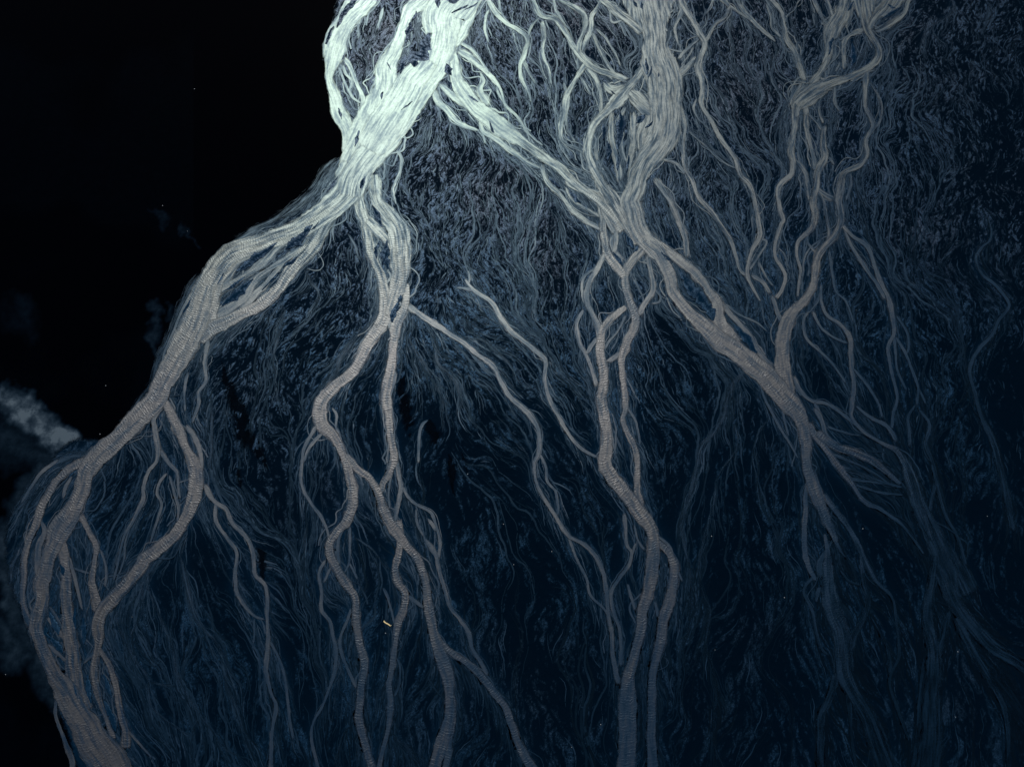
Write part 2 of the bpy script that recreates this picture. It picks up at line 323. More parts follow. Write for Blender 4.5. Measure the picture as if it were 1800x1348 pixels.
s|G||840,570,25 890,640,22 930,690,18 940,760,14 950,830,10
s|G||880,690,14 840,740,14 830,800,16 850,860,14 820,970,14 790,1070,10
s|G||890,700,14 920,800,16 940,870,16 935,960,12
s|G||690,960,10 660,1060,10 650,1160,8 610,1260,8
s|G||1095,-20,22 1080,100,22 1085,210,16 1050,270,16 1045,330,18 1010,430,14
s|G||985,160,22 970,270,12 975,370,10
f|G||1085,210,14 1110,300,16 1115,420,16 1110,600,14 1085,680,12
s|G|twin thin streams splitting right of the lower left braid|1075,750,34 1130,840,25 1190,880,22 1230,960,22 1300,1030,24 1330,1110,24 1340,1210,24 @K 1350,345,24 1395,390,24 1410,470,22 1405,560,22 1410,660,24 1405,760,24 1405,870,24 1430,960,20 1455,1020,22 1440,1120,22 1430,1220,24 1425,1348,26 1420,1450,26
s|G||1140,840,20 1135,940,22 1190,1030,20 1245,1110,20 @K 1240,320,20 1245,420,22 1290,500,18 1340,550,14 1395,570,10
s|K||1335,560,12 1340,640,10 1335,700,5
s|K||1420,680,14 1470,780,14 1505,900,14 1520,1080,14 1545,1200,10
f|K||740,370,14 750,520,14 700,620,14 675,690,16
f|K|blue forked rivulet below the lower left confluence|615,500,16 620,590,14 660,700,20 720,800,22 775,890,16 790,1010,14 850,1080,14 980,1180,14 1005,1260,20 1010,1348,22 1015,1430,22
f|K||810,250,25 780,330,22 800,450,18 860,600,18 905,720,20 930,860,22 990,980,16 1050,1070,14 1110,1150,14 1180,1250,16 1300,1310,20 1400,1360,20
f|K||1045,1080,12 1010,1180,16
f|K||780,890,14 850,915,14 940,920,12
f|K||940,220,40 980,380,35 1030,560,30 1130,680,20 1190,790,16 1190,900,14 1240,1020,16 1290,1170,14 1350,1230,14 1420,1300,14
s|H||170,440,20 110,550,18 90,660,16 90,750,16 140,850,16 190,920,18 225,1000,14 235,1060,12
s|H||200,480,18 130,560,16 105,640,14
f|H||140,880,10 110,1010,14 100,1100,14
s|H||250,350,12 275,390,14 270,450,12 290,490,10
s|L||220,255,18 185,330,16 195,420,18 200,520,20 240,580,20 255,660,20 270,740,22 265,840,20 240,930,16 200,1030,14 155,1110,14 145,1200,16 175,1345,16 190,1440,16
s|L||245,290,14 205,380,12
s|L||345,80,16 345,180,14 340,270,12 315,330,10
s|L||340,270,10 385,360,10
s|L||350,510,12 335,570,14 300,650,14 300,740,18 340,840,16 380,930,18
f|L||265,920,10 330,1000,10 375,1060,10
f|L||380,1110,12 310,1180,14 260,1345,14
f|L||360,130,12 460,200,12 530,290,12 570,310,12
s|L||515,400,8 545,460,10 565,530,12 580,600,10
f|L||375,560,10 370,660,10 390,760,10
f|E||170,820,20 200,930,25 210,1010,25 300,1100,30 330,1190,25 320,1290,20
f|E||40,870,16 110,980,20 190,1100,20 230,1200,16 240,1270,14
f|E||330,880,20 450,900,20 530,960,18 620,1040,14
f|E||870,190,14 850,250,18 870,350,14 900,430,8
f|D||1000,500,16 1040,590,18 1080,640,20 1050,720,16 1000,780,12
f|D||1230,330,14 1270,400,16 1290,470,10
f|D||860,660,18 890,740,16 870,860,20 840,990,18 860,1100,14
f|D||490,930,22 480,1000,18 490,1090,16
f|C||1410,-10,16 1425,40,22 1400,90,18 1320,130,20 1275,180,18 1270,260,16
f|C||1310,140,12 1330,190,10 1400,250,8
f|C||1600,0,10 1625,70,12 1590,130,6"""
BARS = """A|575,60,6 570,85,14 550,110,6
A|548,120,8 540,150,34 525,200,22 520,225,6
A|645,175,8 625,220,46 595,275,88 570,320,70 562,355,8
A|690,-5,26 688,20,26 690,45,4
A|505,310,6 500,345,24 490,390,6
A|735,335,5 745,368,38 758,400,5
A|738,425,5 755,455,22 762,480,5
A|305,930,6 292,960,20 282,990,5
A|165,570,5 175,600,13 182,630,4
A|400,485,5 395,500,14 390,525,4
A|275,690,8 262,730,18 252,775,5
A|350,1095,6 365,1130,28 390,1190,10
A|760,72,4 800,50,12 850,30,6
A|830,55,4 870,35,10 900,15,4
A|555,535,3 530,555,9 495,580,3
A|260,0,6 205,55,32 165,125,20 155,150,5
A|140,140,5 122,175,18 100,235,12
A|200,290,4 190,305,12 182,320,4
A|420,330,3 432,350,8 440,370,3
A|850,505,5 870,520,12 900,540,4
A|960,640,6 975,690,14 985,700,4
A|735,-5,14 770,10,30 800,0,10
D|1320,60,5 1308,80,18 1298,95,5
D|1180,30,4 1150,80,14 1120,115,5
D|1365,195,5 1385,230,32 1412,295,6
D|1050,285,5 1010,325,40 950,380,46 905,415,6
D|860,380,5 780,440,38 700,500,34 645,530,6
D|970,450,5 940,480,20 890,510,5
D|735,570,6 660,640,46 620,670,36 570,710,6
D|690,560,4 630,605,18 580,635,4
D|870,535,4 830,580,12 780,630,4
D|580,540,4 565,570,14 545,600,4
D|1500,690,6 1475,745,40 1465,800,8
D|1508,655,5 1508,675,20 1500,695,5
D|405,680,5 385,720,16 365,750,4
D|1080,270,4 1060,295,12 1040,315,4
D|1440,370,8 1430,440,50 1445,520,8
D|1400,370,5 1380,420,24 1385,465,5
B|705,310,5 710,350,20 712,395,5
B|735,350,4 730,380,12 715,410,4
B|700,605,6 680,630,34 660,650,6
B|570,590,6 575,650,40 560,750,24 555,790,5
B|480,655,5 485,695,22 480,735,5
B|615,820,5 612,860,18 605,900,5
B|555,820,5 560,860,18 555,900,5
B|680,10,5 680,30,22 690,50,5
B|640,10,5 650,25,16 660,40,5
B|770,385,3 772,395,10 768,410,3
B|520,480,3 530,490,8 545,500,3
B|740,640,4 725,660,12 700,675,4
B|500,740,5 510,800,26 500,850,6
E|1380,430,4 1430,470,10 1400,460,4
E|1475,520,10 1540,620,50 1640,730,50 1660,790,8
E|900,110,5 930,145,24 960,170,5
E|790,40,5 820,65,16 850,90,5
E|1190,330,6 1220,380,30 1240,410,6
E|1265,395,4 1255,415,14 1240,430,4
E|1130,430,6 1160,470,20 1180,500,5
F|270,810,6 330,880,36 390,960,14
K|320,280,6 330,310,24 335,340,5
K|260,530,6 290,600,36 310,650,10
K|240,600,6 240,640,24 260,670,6
K|260,660,8 310,710,32 330,745,8
K|460,860,8 465,930,30 480,1010,8
K|545,860,8 570,920,26 590,980,6
K|550,1000,6 590,1080,36 610,1160,8
K|440,560,6 445,620,30 440,700,8
K|400,510,6 395,560,22 400,620,6
K|390,920,4 400,950,8 410,980,3
C|790,200,6 785,230,22 770,290,6
C|870,60,4 880,40,14 900,10,5
C|1050,100,6 1090,75,22 1150,40,6
C|1080,25,5 1100,40,14 1120,45,4
C|890,230,8 900,300,36 890,350,8"""
POOLS = """G|1165,100,8 1195,200,50 1240,330,100 1290,480,110 1370,590,60 1410,680,10
G|1240,650,8 1258,710,40 1268,785,6
H|622,70,8 615,170,36 625,300,80 650,420,70 665,520,10
H|760,405,8 772,460,80 785,530,60 800,570,8
H|865,590,8 875,660,56 885,760,30 902,830,6
H|930,575,6 952,640,30 962,695,6
K|1350,190,20 1385,250,66 1380,330,40 1392,375,8"""

def parse_pts(tile, txt):
    pts = []; sw = 9
    for tok in txt.split():
        if tok[0] == '@':
            tile = tok[1]; sw = 0
            continue
        a = [float(v) for v in tok.split(',')]
        ox, oy = TILES[tile]
        p = (ox + a[0] * SC, oy + a[1] * SC, a[2] * SC)
        if sw < 3 and len(pts) > 1:            # never double back where two survey sheets overlap
            ax, ay = pts[-1][0] - pts[-2][0], pts[-1][1] - pts[-2][1]; bx, by = p[0] - pts[-1][0], p[1] - pts[-1][1]
            sw += 1
            if ax * bx + ay * by < 0.1 * math.hypot(ax, ay) * math.hypot(bx, by) or math.hypot(bx, by) < 4.0: continue
        pts.append(p)
    return np.array(pts)

def spline(P, step=2.0):
    """centripetal-ish Catmull-Rom through the surveyed points, resampled evenly"""
    n = len(P)
    Q = np.vstack([2 * P[0] - P[1], P, 2 * P[-1] - P[-2]])
    out = []
    for i in range(n - 1):
        p0, p1, p2, p3 = Q[i:i + 4]
        L = np.hypot(*(p2 - p1)[:2])
        t0 = (p2 - p0) * 0.5; t1 = (p3 - p1) * 0.5
        # keep tangents from overshooting on uneven spacing
        for t in (t0, t1):
            l = np.hypot(t[0], t[1])
            if l > 1.3 * L: t *= 1.3 * L / l
        k = max(2, int(L / 1.0))
        s = np.linspace(0, 1, k, endpoint=False)[:, None]
        out.append((2*s**3 - 3*s**2 + 1) * p1 + (s**3 - 2*s**2 + s) * t0 + (-2*s**3 + 3*s**2) * p2 + (s**3 - s**2) * t1)
    out.append(P[-1:]); R = np.vstack(out)
    d = np.r_[0, np.cumsum(np.hypot(*np.diff(R[:, :2], axis=0).T))]
    m = max(3, int(d[-1] / step))
    q = np.linspace(0, d[-1], m)
    R2 = np.stack([np.interp(q, d, R[:, j]) for j in range(3)], 1)
    R2[:, 2] = np.maximum(R2[:, 2], 0.6)
    return R2

def noise1(n, scale, seed):
    r = np.random.default_rng(seed)
    k = max(2, int(n / scale) + 3)
    a = r.standard_normal(k)
    x = np.linspace(0, k - 1.001, n)
    i = x.astype(int); f = x - i; f = f * f * (3 - 2 * f)
    return a[i] * (1 - f) + a[i + 1] * f

def frame(R):
    t = np.gradient(R[:, :2], axis=0)
    t /= np.maximum(np.hypot(t[:, 0], t[:, 1]), 1e-6)[:, None]
    return t, np.stack([-t[:, 1], t[:, 0]], 1)

streams = []
for li, line in enumerate(STROKES.strip().split('\n')):
    if line.startswith('#'): continue
    kind, tile, label, txt = line.split('|')
    P_ = parse_pts(tile, txt)
    for end in (0, -1):                      # rivers run on beyond what the photograph shows
        a, b = (P_[0], P_[1]) if end == 0 else (P_[-1], P_[-2])
        if kind == 'f' or not (a[1] < 4 or a[1] > 1338 or a[0] > 1795): continue
        dv = (a - b)[:2]; dv = dv / max(np.hypot(*dv), 1e-6); dv = dv * 0.6 + np.array([0, 0.4 if a[1] > 600 else -0.4])
        ext = [np.r_[a[:2] + dv * q + np.array([math.sin(q * 0.03 + li) * 10 - math.sin(li) * 10, 0]), a[2]] for q in (60, 130, 200)]
        P_ = np.vstack([ext[::-1], P_]) if end == 0 else np.vstack([P_, ext])
    R = spline(P_)
    # the upper right is a lace of many slender channels
    ur = np.clip((R[:, 0] - 880) / 80, 0, 1) * np.clip((470 - R[:, 1]) / 120, 0, 1)
    if kind != 'f': R[:, 2] *= 1 - ur * (0.26 if kind == 's' else np.where(R[:, 2] < 24, 0.18, 0.0))
    n = len(R)
    t, nn = frame(R)
    # small wander that real water has and a drawn line has not
    wob = noise1(n, 16, li * 3 + 1) * 0.05 + noise1(n, 45, li * 3 + 2) * 0.06
    R[:, :2] += nn * (wob * np.clip(R[:, 2], 3, 14))[:, None]
    streams.append(dict(kind=kind, label=label, R=R, seed=li))

# ---------------------------------------------------------------- grids in metres
X0, X1, Y0, Y1, CELL = -256.0, 256.0, -92.0, 300.0, 0.31
NX, NY = int((X1 - X0) / CELL) + 1, int((Y1 - Y0) / CELL) + 1
def gauss_blur(a, s):
    ky = np.fft.fftfreq(a.shape[0])[:, None]; kx = np.fft.rfftfreq(a.shape[1])[None, :]
    f = np.exp(-2 * (math.pi * s) ** 2 * (kx * kx + ky * ky))
    return np.fft.irfft2(np.fft.rfft2(a) * f, s=a.shape)
def nrm(a):
    a = a - a.mean(); return a / max(a.std(), 1e-9)
def rnoise(s, seed, shape=None):
    r = np.random.default_rng(seed)
    return nrm(gauss_blur(r.standard_normal(shape or (NY, NX)), s))
# coarse flow field, 1.6 m cells
FC = 1.6
FX, FY = int((X1 - X0) / FC) + 1, int((Y1 - Y0) / FC) + 1
U = np.zeros((FY, FX)); V = np.zeros((FY, FX))
mask = np.zeros((NY, NX))
for s in streams:
    R = s['R']; n = len(R)
    x, y = ground_xy(R[:, 0], R[:, 1])
    s['len'] = np.r_[0, np.cumsum(np.hypot(np.diff(x), np.diff(y)))]
    tx, ty = np.gradient(x), np.gradient(y); l = np.maximum(np.hypot(tx, ty), 1e-6); tx /= l; ty /= l
    w = np.sqrt(R[:, 2])
    ix = np.clip(((x - X0) / FC).astype(int), 0, FX - 1); iy = np.clip(((y - Y0) / FC).astype(int), 0, FY - 1)
    np.add.at(U, (iy, ix), tx * w); np.add.at(V, (iy, ix), ty * w)
    _, nn = frame(R)
    d0 = dict(m=1.0, s=0.8, f=0.4)[s['kind']]
    for k in np.linspace(-0.5, 0.5, 15):
        qx, qy = ground_xy(R[:, 0] + nn[:, 0] * R[:, 2] * k, R[:, 1] + nn[:, 1] * R[:, 2] * k)
        jx = np.clip(((qx - X0) / CELL).astype(int), 0, NX - 1); jy = np.clip(((qy - Y0) / CELL).astype(int), 0, NY - 1)
        np.maximum.at(mask, (jy, jx), d0)
Us = gauss_blur(U, 3) + 0.5 * gauss_blur(U, 9) + 0.25 * gauss_blur(U, 25)
Vs = gauss_blur(V, 3) + 0.5 * gauss_blur(V, 9) + 0.25 * gauss_blur(V, 25) - 0.05
ang = np.arctan2(Vs, Us)
turn = 0.22 * rnoise(4, 11, (FY, FX)) + 0.30 * rnoise(1.3, 12, (FY, FX)) + 0.14 * rnoise(12, 13, (FY, FX))
nearF = np.clip(gauss_blur((np.hypot(U, V) > 0).astype(float), 1.2) * 3, 0, 1)
ang = ang + turn * (1 - 0.75 * nearF)
FU, FV = np.cos(ang), np.sin(ang)
def flow(x, y):
    fx = np.clip((x - X0) / FC, 0, FX - 1.001); fy = np.clip((y - Y0) / FC, 0, FY - 1.001)
    i = fx.astype(int); j = fy.astype(int); a = fx - i; b = fy - j
    u = (FU[j, i] * (1-a) + FU[j, i+1] * a) * (1-b) + (FU[j+1, i] * (1-a) + FU[j+1, i+1] * a) * b
    v = (FV[j, i] * (1-a) + FV[j, i+1] * a) * (1-b) + (FV[j+1, i] * (1-a) + FV[j+1, i+1] * a) * b
    l = np.maximum(np.hypot(u, v), 1e-6)
    return u / l, v / l
# line-integral smear of noise along the flow: the combed fabric of tiny braids in the sand
gxx, gyy = np.meshgrid(np.linspace(X0, X0 + (NX-1)*CELL, NX), np.linspace(Y0, Y0 + (NY-1)*CELL, NY))
fine = nrm(np.random.default_rng(3).standard_normal((NY, NX))); fine = nrm(gauss_blur(fine, 0.4))
mid = rnoise(1.25, 4); big = rnoise(3.0, 5)
src = np.stack([fine, mid, big])
acc = np.zeros_like(src); tot = 0
kink = rnoise(1.5, 6) * 0.55
for sgn in (1, -1):
    px, py = gxx.copy(), gyy.copy()
    for k in range(5):
        u, v = flow(px, py)
        i = np.clip(np.rint((px - X0) / CELL).astype(int), 0, NX-1); j = np.clip(np.rint((py - Y0) / CELL).astype(int), 0, NY-1)
        wgt = 1.0 - k / 6.5
        acc += src[:, j, i] * wgt; tot += wgt
        kk = kink[j, i]
        px = px + sgn * 0.34 * (u - v * kk); py = py + sgn * 0.34 * (v + u * kk)
lic_f, lic_m, lic_b = [nrm(a) for a in acc]
acc2 = np.zeros((NY, NX))
for sgn in (1, -1):
    px, py = gxx.copy(), gyy.copy()
    for k in range(13):
        u, v = flow(px, py)
        i = np.clip(np.rint((px - X0) / CELL).astype(int), 0, NX-1); j = np.clip(np.rint((py - Y0) / CELL).astype(int), 0, NY-1)
        acc2 += src[1, j, i] * (1 - k / 15)
        px = px + sgn * 0.6 * u; py = py + sgn * 0.6 * v
lic_l = nrm(acc2)
near = np.clip(gauss_blur(mask, 4.0) * 0.9 + gauss_blur(mask, 13.0) * 0.7, 0, 1)
_t = np.clip((gxx * 0.75 / 130 + (60 - gyy) / 110) - 0.15, 0, 1)
near = near * (1 - 0.75 * _t * _t * (3 - 2 * _t))  # light falloff to the lower right, painted into the sand tone
patch = rnoise(10, 20) * 0.5 + rnoise(22, 21) * 0.6 + rnoise(54, 22) * 0.7
def sstep(a, b, x):
    t = np.clip((x - a) / (b - a), 0, 1); return t * t * (3 - 2 * t)
calm = sstep(-0.3, 0.7, (95 - gyy) / 90 + 0.25 * rnoise(40, 31))       # lower plain: smoother, longer threads
fabric = np.clip((1.05 * lic_f + 0.25 * lic_m + 0.15 * lic_b) * (1 - 0.5 * calm) + 0.75 * lic_l * (0.3 + 0.35 * calm), -2.5, 3)
right_falloff = sstep(0.25, 1.0, (gxx - 60) / 200 + 0.12 * rnoise(40, 32)) * 0.95  # painted light falloff: less pale film on the right-hand sand
film = np.clip((fabric + 0.3 * patch + 0.5 * near - 0.2 - right_falloff) * 0.55, 0, 1) * (1 - 0.45 * calm)
height = 0.022 * np.clip(lic_b, -2, 2) + 0.022 * np.clip(lic_m, -2, 2) + 0.012 * np.clip(lic_f, -2, 2)
height = height * (1 - np.clip(mask * 1.5, 0, 1)) - 0.11
# outside the surveyed plain the sheet levels off
edge = np.minimum(np.minimum(gxx - X0, X0 + (NX-1)*CELL - gxx), np.minimum(gyy - Y0, Y0 + (NY-1)*CELL - gyy))
height = np.where(edge < CELL * 1.5, -0.2, height)
def sample(a, x, y):
    i = np.clip(np.rint((x - X0) / CELL).astype(int), 0, NX-1); j = np.clip(np.rint((y - Y0) / CELL).astype(int), 0, NY-1)
    return a[j, i]

# ---------------------------------------------------------------- materials
def new_mat(name):
    m = bpy.data.materials.new(name); m.use_nodes = True
    nt = m.node_tree; b = nt.nodes['Principled BSDF']
    return m, nt, b
class NB:
    def __init__(s, nt): s.nt = nt
    def n(s, t, **kw):
        k = s.nt.nodes.new(t)
        for a, v in kw.items(): setattr(k, a, v)
        return k
    def val(s, sock, v):
        if isinstance(v, bpy.types.NodeSocket): s.nt.links.new(v, sock)
        else: sock.default_value = v
    def math(s, op, a, b=0.0, c=0.0, clamp=False):
        k = s.n('ShaderNodeMath', operation=op, use_clamp=clamp)
        s.val(k.inputs[0], a); s.val(k.inputs[1], b); s.val(k.inputs[2], c); return k.outputs[0]
    def mixf(s, f, a, b):
        k = s.n('ShaderNodeMix', data_type='FLOAT'); s.val(k.inputs[0], f); s.val(k.inputs[2], a); s.val(k.inputs[3], b); return k.outputs[0]
    def mixc(s, f, a, b):
        k = s.n('ShaderNodeMix', data_type='RGBA'); s.val(k.inputs[0], f); s.val(k.inputs[6], a); s.val(k.inputs[7], b); return k.outputs[2]
    def attr(s, name):
        return s.n('ShaderNodeAttribute', attribute_name=name).outputs['Fac']
    def noise(s, vec, scale, detail=2.0, rough=0.5):
        k = s.n('ShaderNodeTexNoise'); s.val(k.inputs['Vector'], vec)
        k.inputs['Scale'].default_value = scale; k.inputs['Detail'].default_value = detail; k.inputs['Roughness'].default_value = rough
        return k.outputs['Fac']
    def ramp(s, v, lo, hi):
        k = s.n('ShaderNodeMapRange'); s.val(k.inputs[0], v); k.inputs[1].default_value = lo; k.inputs[2].default_value = hi; return k.outputs[0]
def C4(r, g, b): return (r, g, b, 1.0)

SAND = C4(0.0002, 0.0017, 0.0042)       # soaked black volcanic sand
FILM = C4(0.0014, 0.0088, 0.0215)       # thin silty film over black sand
SILT = C4(0.0012, 0.0022, 0.0034)       # full glacial milk

def sand_material():
    m, nt, b = new_mat('black_sand'); q = NB(nt)
    pos = q.n('ShaderNodeNewGeometry').outputs['Position']
    sp = q.n('ShaderNodeSeparateXYZ'); q.val(sp.inputs[0], pos); mk = q.ramp(sp.outputs[1], 70.0, 150.0)
    f = q.attr('film'); nr = q.attr('near')
    n1 = q.noise(pos, 2.6, 4.0, 0.65)
    wv = q.n('ShaderNodeVectorMath', operation='MULTIPLY'); q.val(wv.inputs[0], pos); wv.inputs[1].default_value = (1.0, 0.5, 1.0)
    n2 = q.noise(wv.outputs[0], 1.5, 3.0, 0.6)
    vein = q.math('SUBTRACT', 1.0, q.math('MULTIPLY', q.math('ABSOLUTE', q.math('SUBTRACT', n2, 0.5)), 9.0), clamp=True)
    grain = q.math('MULTIPLY_ADD', q.ramp(n1, 0.42, 0.62), 1.1, q.math('MULTIPLY', vein, 0.5))
    ff = q.math('MULTIPLY', f, q.math('MULTIPLY_ADD', grain, 1.25, 0.06), clamp=True)
    blot = q.ramp(q.noise(pos, 0.035, 3.0, 0.55), 0.3, 0.75)
    base = q.mixc(nr, SAND, q.mixc(blot, C4(0.0008, 0.0060, 0.0140), C4(0.0014, 0.0092, 0.0230)))
    grit = q.mixc(q.ramp(q.noise(pos, 0.02, 4.0, 0.6), 0.45, 0.7), FILM, C4(0.0022, 0.0060, 0.0125))
    q.val(b.inputs['Base Color'], q.mixc(ff, base, grit))
    q.val(b.inputs['Specular IOR Level'], q.math('MULTIPLY_ADD', ff, 0.36, 0.004))
    b.inputs['Roughness'].default_value = 0.52
    q.val(b.inputs['Specular Tint'], q.mixc(q.ramp(q.noise(pos, 0.012, 3.0, 0.6), 0.5, 0.72), q.mixc(mk, C4(0.28, 0.60, 1.0), C4(0.40, 0.66, 1.0)), q.mixc(mk, C4(0.46, 0.70, 1.0), C4(0.80, 0.84, 0.96))))
    bp = q.n('ShaderNodeBump'); bp.inputs['Strength'].default_value = 0.5; bp.inputs['Distance'].default_value = 0.12
    q.val(bp.inputs['Height'], n1); nt.links.new(bp.outputs[0], b.inputs['Normal'])
    return m

def water_material():
    m, nt, b = new_mat('silty_water'); q = NB(nt)
    pos = q.n('ShaderNodeNewGeometry').outputs['Position']
    uv = q.n('ShaderNodeUVMap', uv_map='flow').outputs[0]
    sx = q.n('ShaderNodeSeparateXYZ'); q.val(sx.inputs[0], uv); u, v = sx.outputs[0], sx.outputs[1]
    d = q.attr('depth'); amp = q.attr('ripple')
    # streaks drawn out along the flow: water thinning over bars
    cs = q.n('ShaderNodeCombineXYZ'); q.val(cs.inputs[0], q.math('MULTIPLY', u, 0.11)); q.val(cs.inputs[1], q.math('MULTIPLY', v, 0.9))
    q.val(cs.inputs[2], q.attr('salt'))
    st = q.noise(cs.outputs[0], 1.0, 4.0, 0.62)
    thin = q.ramp(st, 0.36, 0.58)
    thin = q.mixf(q.ramp(q.attr('braid'), 0.35, 0.05), q.math('MULTIPLY_ADD', thin, 0.72, 0.28), q.math('MULTIPLY_ADD', thin, 0.44, 0.54))
    patchy = q.ramp(q.noise(pos, 0.8, 4.0, 0.65), 0.25, 0.62)
    de = q.math('MULTIPLY', q.math('MULTIPLY', d, thin), q.math('MULTIPLY_ADD', patchy, 0.3, 0.72), clamp=True)
    sp = q.n('ShaderNodeSeparateXYZ'); q.val(sp.inputs[0], pos)
    milk = q.ramp(q.math('ADD', sp.outputs[1], q.math('MULTIPLY', q.noise(pos, 0.02, 2.0), 60.0)), 110.0, 225.0)
    warm = q.mixc(q.ramp(q.noise(pos, 0.03, 2.0), 0.35, 0.7), SILT, C4(0.0024, 0.0022, 0.0032))
    q.val(b.inputs['Base Color'], q.mixc(q.ramp(de, 0.02, 0.32), C4(0.0003, 0.0016, 0.0036), q.mixc(de, FILM, warm)))
    q.val(b.inputs['Specular IOR Level'], q.math('MULTIPLY_ADD', q.math('POWER', de, 1.15), 0.97, 0.03))
    q.val(b.inputs['Specular Tint'], q.mixc(q.ramp(de, 0.05, 0.75), C4(0.36, 0.70, 1.0), q.mixc(milk, q.mixc(amp, C4(0.82, 0.92, 1.0), C4(0.94, 0.95, 0.96)), q.mixc(q.ramp(sp.outputs[0], 0.0, 60.0), C4(0.72, 1.0, 0.91), C4(0.82, 0.96, 0.97)))))
    b.inputs['Roughness'].default_value = 0.485
    # standing waves across the current
    warp = q.math('SUBTRACT', q.noise(pos, 0.35, 3.0, 0.6), 0.5)
    warp = q.math('ADD', warp, q.math('MULTIPLY', q.math('SUBTRACT', q.noise(pos, 1.1, 2.0, 0.5), 0.5), 0.35))
    bow = q.math('MULTIPLY', q.math('MULTIPLY', v, v), 0.05)
    u2 = q.math('ADD', q.math('ADD', u, q.math('MULTIPLY', warp, 3.0)), bow)
    w1 = q.math('SINE', q.math('MULTIPLY', u2, 6.9))
    shp = q.math('POWER', q.math('MULTIPLY_ADD', w1, 0.5, 0.5), 1.6)
    grp = q.ramp(q.noise(pos, 0.42, 3.0, 0.6), 0.38, 0.66)
    chop = q.noise(pos, 3.0, 3.0, 0.6)
    hgt = q.math('ADD', q.math('MULTIPLY', q.math('MULTIPLY', shp, amp), q.math('MULTIPLY_ADD', grp, 0.92, 0.08)), q.math('MULTIPLY', chop, 0.35))
    c2 = q.n('ShaderNodeCombineXYZ'); q.val(c2.inputs[0], q.math('MULTIPLY', u, 0.22)); q.val(c2.inputs[1], q.math('MULTIPLY', v, 2.2)); q.val(c2.inputs[2], q.attr('salt'))
    fr = q.noise(c2.outputs[0], 1.0, 3.0, 0.6)
    al = q.math('ADD', q.math('MULTIPLY', q.attr('cover'), 2.9), q.math('MULTIPLY', q.math('SUBTRACT', q.math('MULTIPLY_ADD', fr, 0.6, q.math('MULTIPLY', st, 0.4)), 0.54), 3.6), clamp=True)
    c3 = q.n('ShaderNodeCombineXYZ'); q.val(c3.inputs[0], q.math('MULTIPLY', u, 0.075)); q.val(c3.inputs[1], q.math('MULTIPLY', v, 1.15))
    q.val(c3.inputs[2], q.math('ADD', q.attr('salt'), 31.0))
    gate = q.ramp(q.math('MULTIPLY_ADD', fr, 0.35, q.noise(c3.outputs[0], 1.0, 4.0, 0.65)), 0.58, 0.70)
    al = q.math('MULTIPLY', al, q.mixf(q.attr('braid'), 1.0, gate))
    q.val(b.inputs['Alpha'], al)
    bp = q.n('ShaderNodeBump'); bp.inputs['Strength'].default_value = 1.0; bp.inputs['Distance'].default_value = 0.042
    q.val(bp.inputs['Height'], hgt); nt.links.new(bp.outputs[0], b.inputs['Normal'])
    return m

def pool_material():
    m, nt, b = new_mat('clear_black_water'); q = NB(nt)
    pos0 = q.n('ShaderNodeNewGeometry').outputs['Position']
    s = q.math('MULTIPLY', q.attr('silt'), q.math('MULTIPLY_ADD', q.ramp(q.noise(pos0, 0.28, 6.0, 0.68), 0.3, 0.7), 0.9, 0.5), clamp=True)
    q.val(b.inputs['Base Color'], q.mixc(s, C4(0.00008, 0.00018, 0.0005), q.mixc(q.math('POWER', s, 1.5), C4(0.0040, 0.0130, 0.0255), C4(0.0260, 0.0380, 0.0500))))
    q.val(b.inputs['Specular IOR Level'], q.math('MULTIPLY_ADD', s, 0.06, 0.006))
    q.val(b.inputs['Roughness'], q.mixf(s, 0.05, 0.5))
    pos = q.n('ShaderNodeNewGeometry').outputs['Position']
    q.val(b.inputs['Alpha'], q.math('ADD', q.math('MULTIPLY', q.attr('shore'), 1.6), q.math('MULTIPLY', q.math('SUBTRACT', q.noise(pos, 0.9, 4.0, 0.65), 0.55), 2.2), clamp=True))
    return m

def simple_mat(name, c, rough=0.8, spec=0.1, var=0.35, scale=6.0):
    m, nt, b = new_mat(name); q = NB(nt)
    pos = q.n('ShaderNodeTexCoord').outputs['Object']
    k = q.noise(pos, scale, 4.0, 0.6)
    q.val(b.inputs['Base Color'], q.mixc(k, C4(*[v * (1 - var) for v in c]), C4(*[v * (1 + var) for v in c])))
    b.inputs['Roughness'].default_value = rough; b.inputs['Specular IOR Level'].default_value = spec
    return m
M_sand, M_water, M_pool = sand_material(), water_material(), pool_material()
M_wood = simple_mat('bleached_wood', (0.30, 0.24, 0.13)); M_stone = simple_mat('pale_stone', (0.10, 0.11, 0.12))

# ---------------------------------------------------------------- mesh helpers
def make_mesh(name, co, quads, mat, parent=None, attrs=None, uv=None, smooth=True):
    me = bpy.data.meshes.new(name)
    co = np.asarray(co, np.float32); quads = np.asarray(quads, np.int32)
    me.vertices.add(len(co)); me.vertices.foreach_set('co', co.ravel())
    nq = len(quads); k = quads.shape[1]
    me.loops.add(nq * k); me.loops.foreach_set('vertex_index', quads.ravel())
    me.polygons.add(nq); me.polygons.foreach_set('loop_start', np.arange(0, nq * k, k, dtype=np.int32))
    if smooth: me.polygons.foreach_set('use_smooth', np.ones(nq, bool))
    for a, v in (attrs or {}).items():
        me.attributes.new(a, 'FLOAT', 'POINT').data.foreach_set('value', np.asarray(v, np.float32))
    if uv is not None:
        l = me.uv_layers.new(name='flow')
        l.data.foreach_set('uv', np.asarray(uv, np.float32)[quads.ravel()].ravel())
    me.update(calc_edges=True); me.validate()
    me.materials.append(mat)
    o = bpy.data.objects.new(name, me); col.objects.link(o)
    if parent: o.parent = parent
    return o
def strip_quads(n, m):
    i = np.arange(n - 1)[:, None] * m + np.arange(m - 1)[None, :]
    i = i.ravel(); return np.stack([i, i + 1, i + m + 1, i + m], 1)
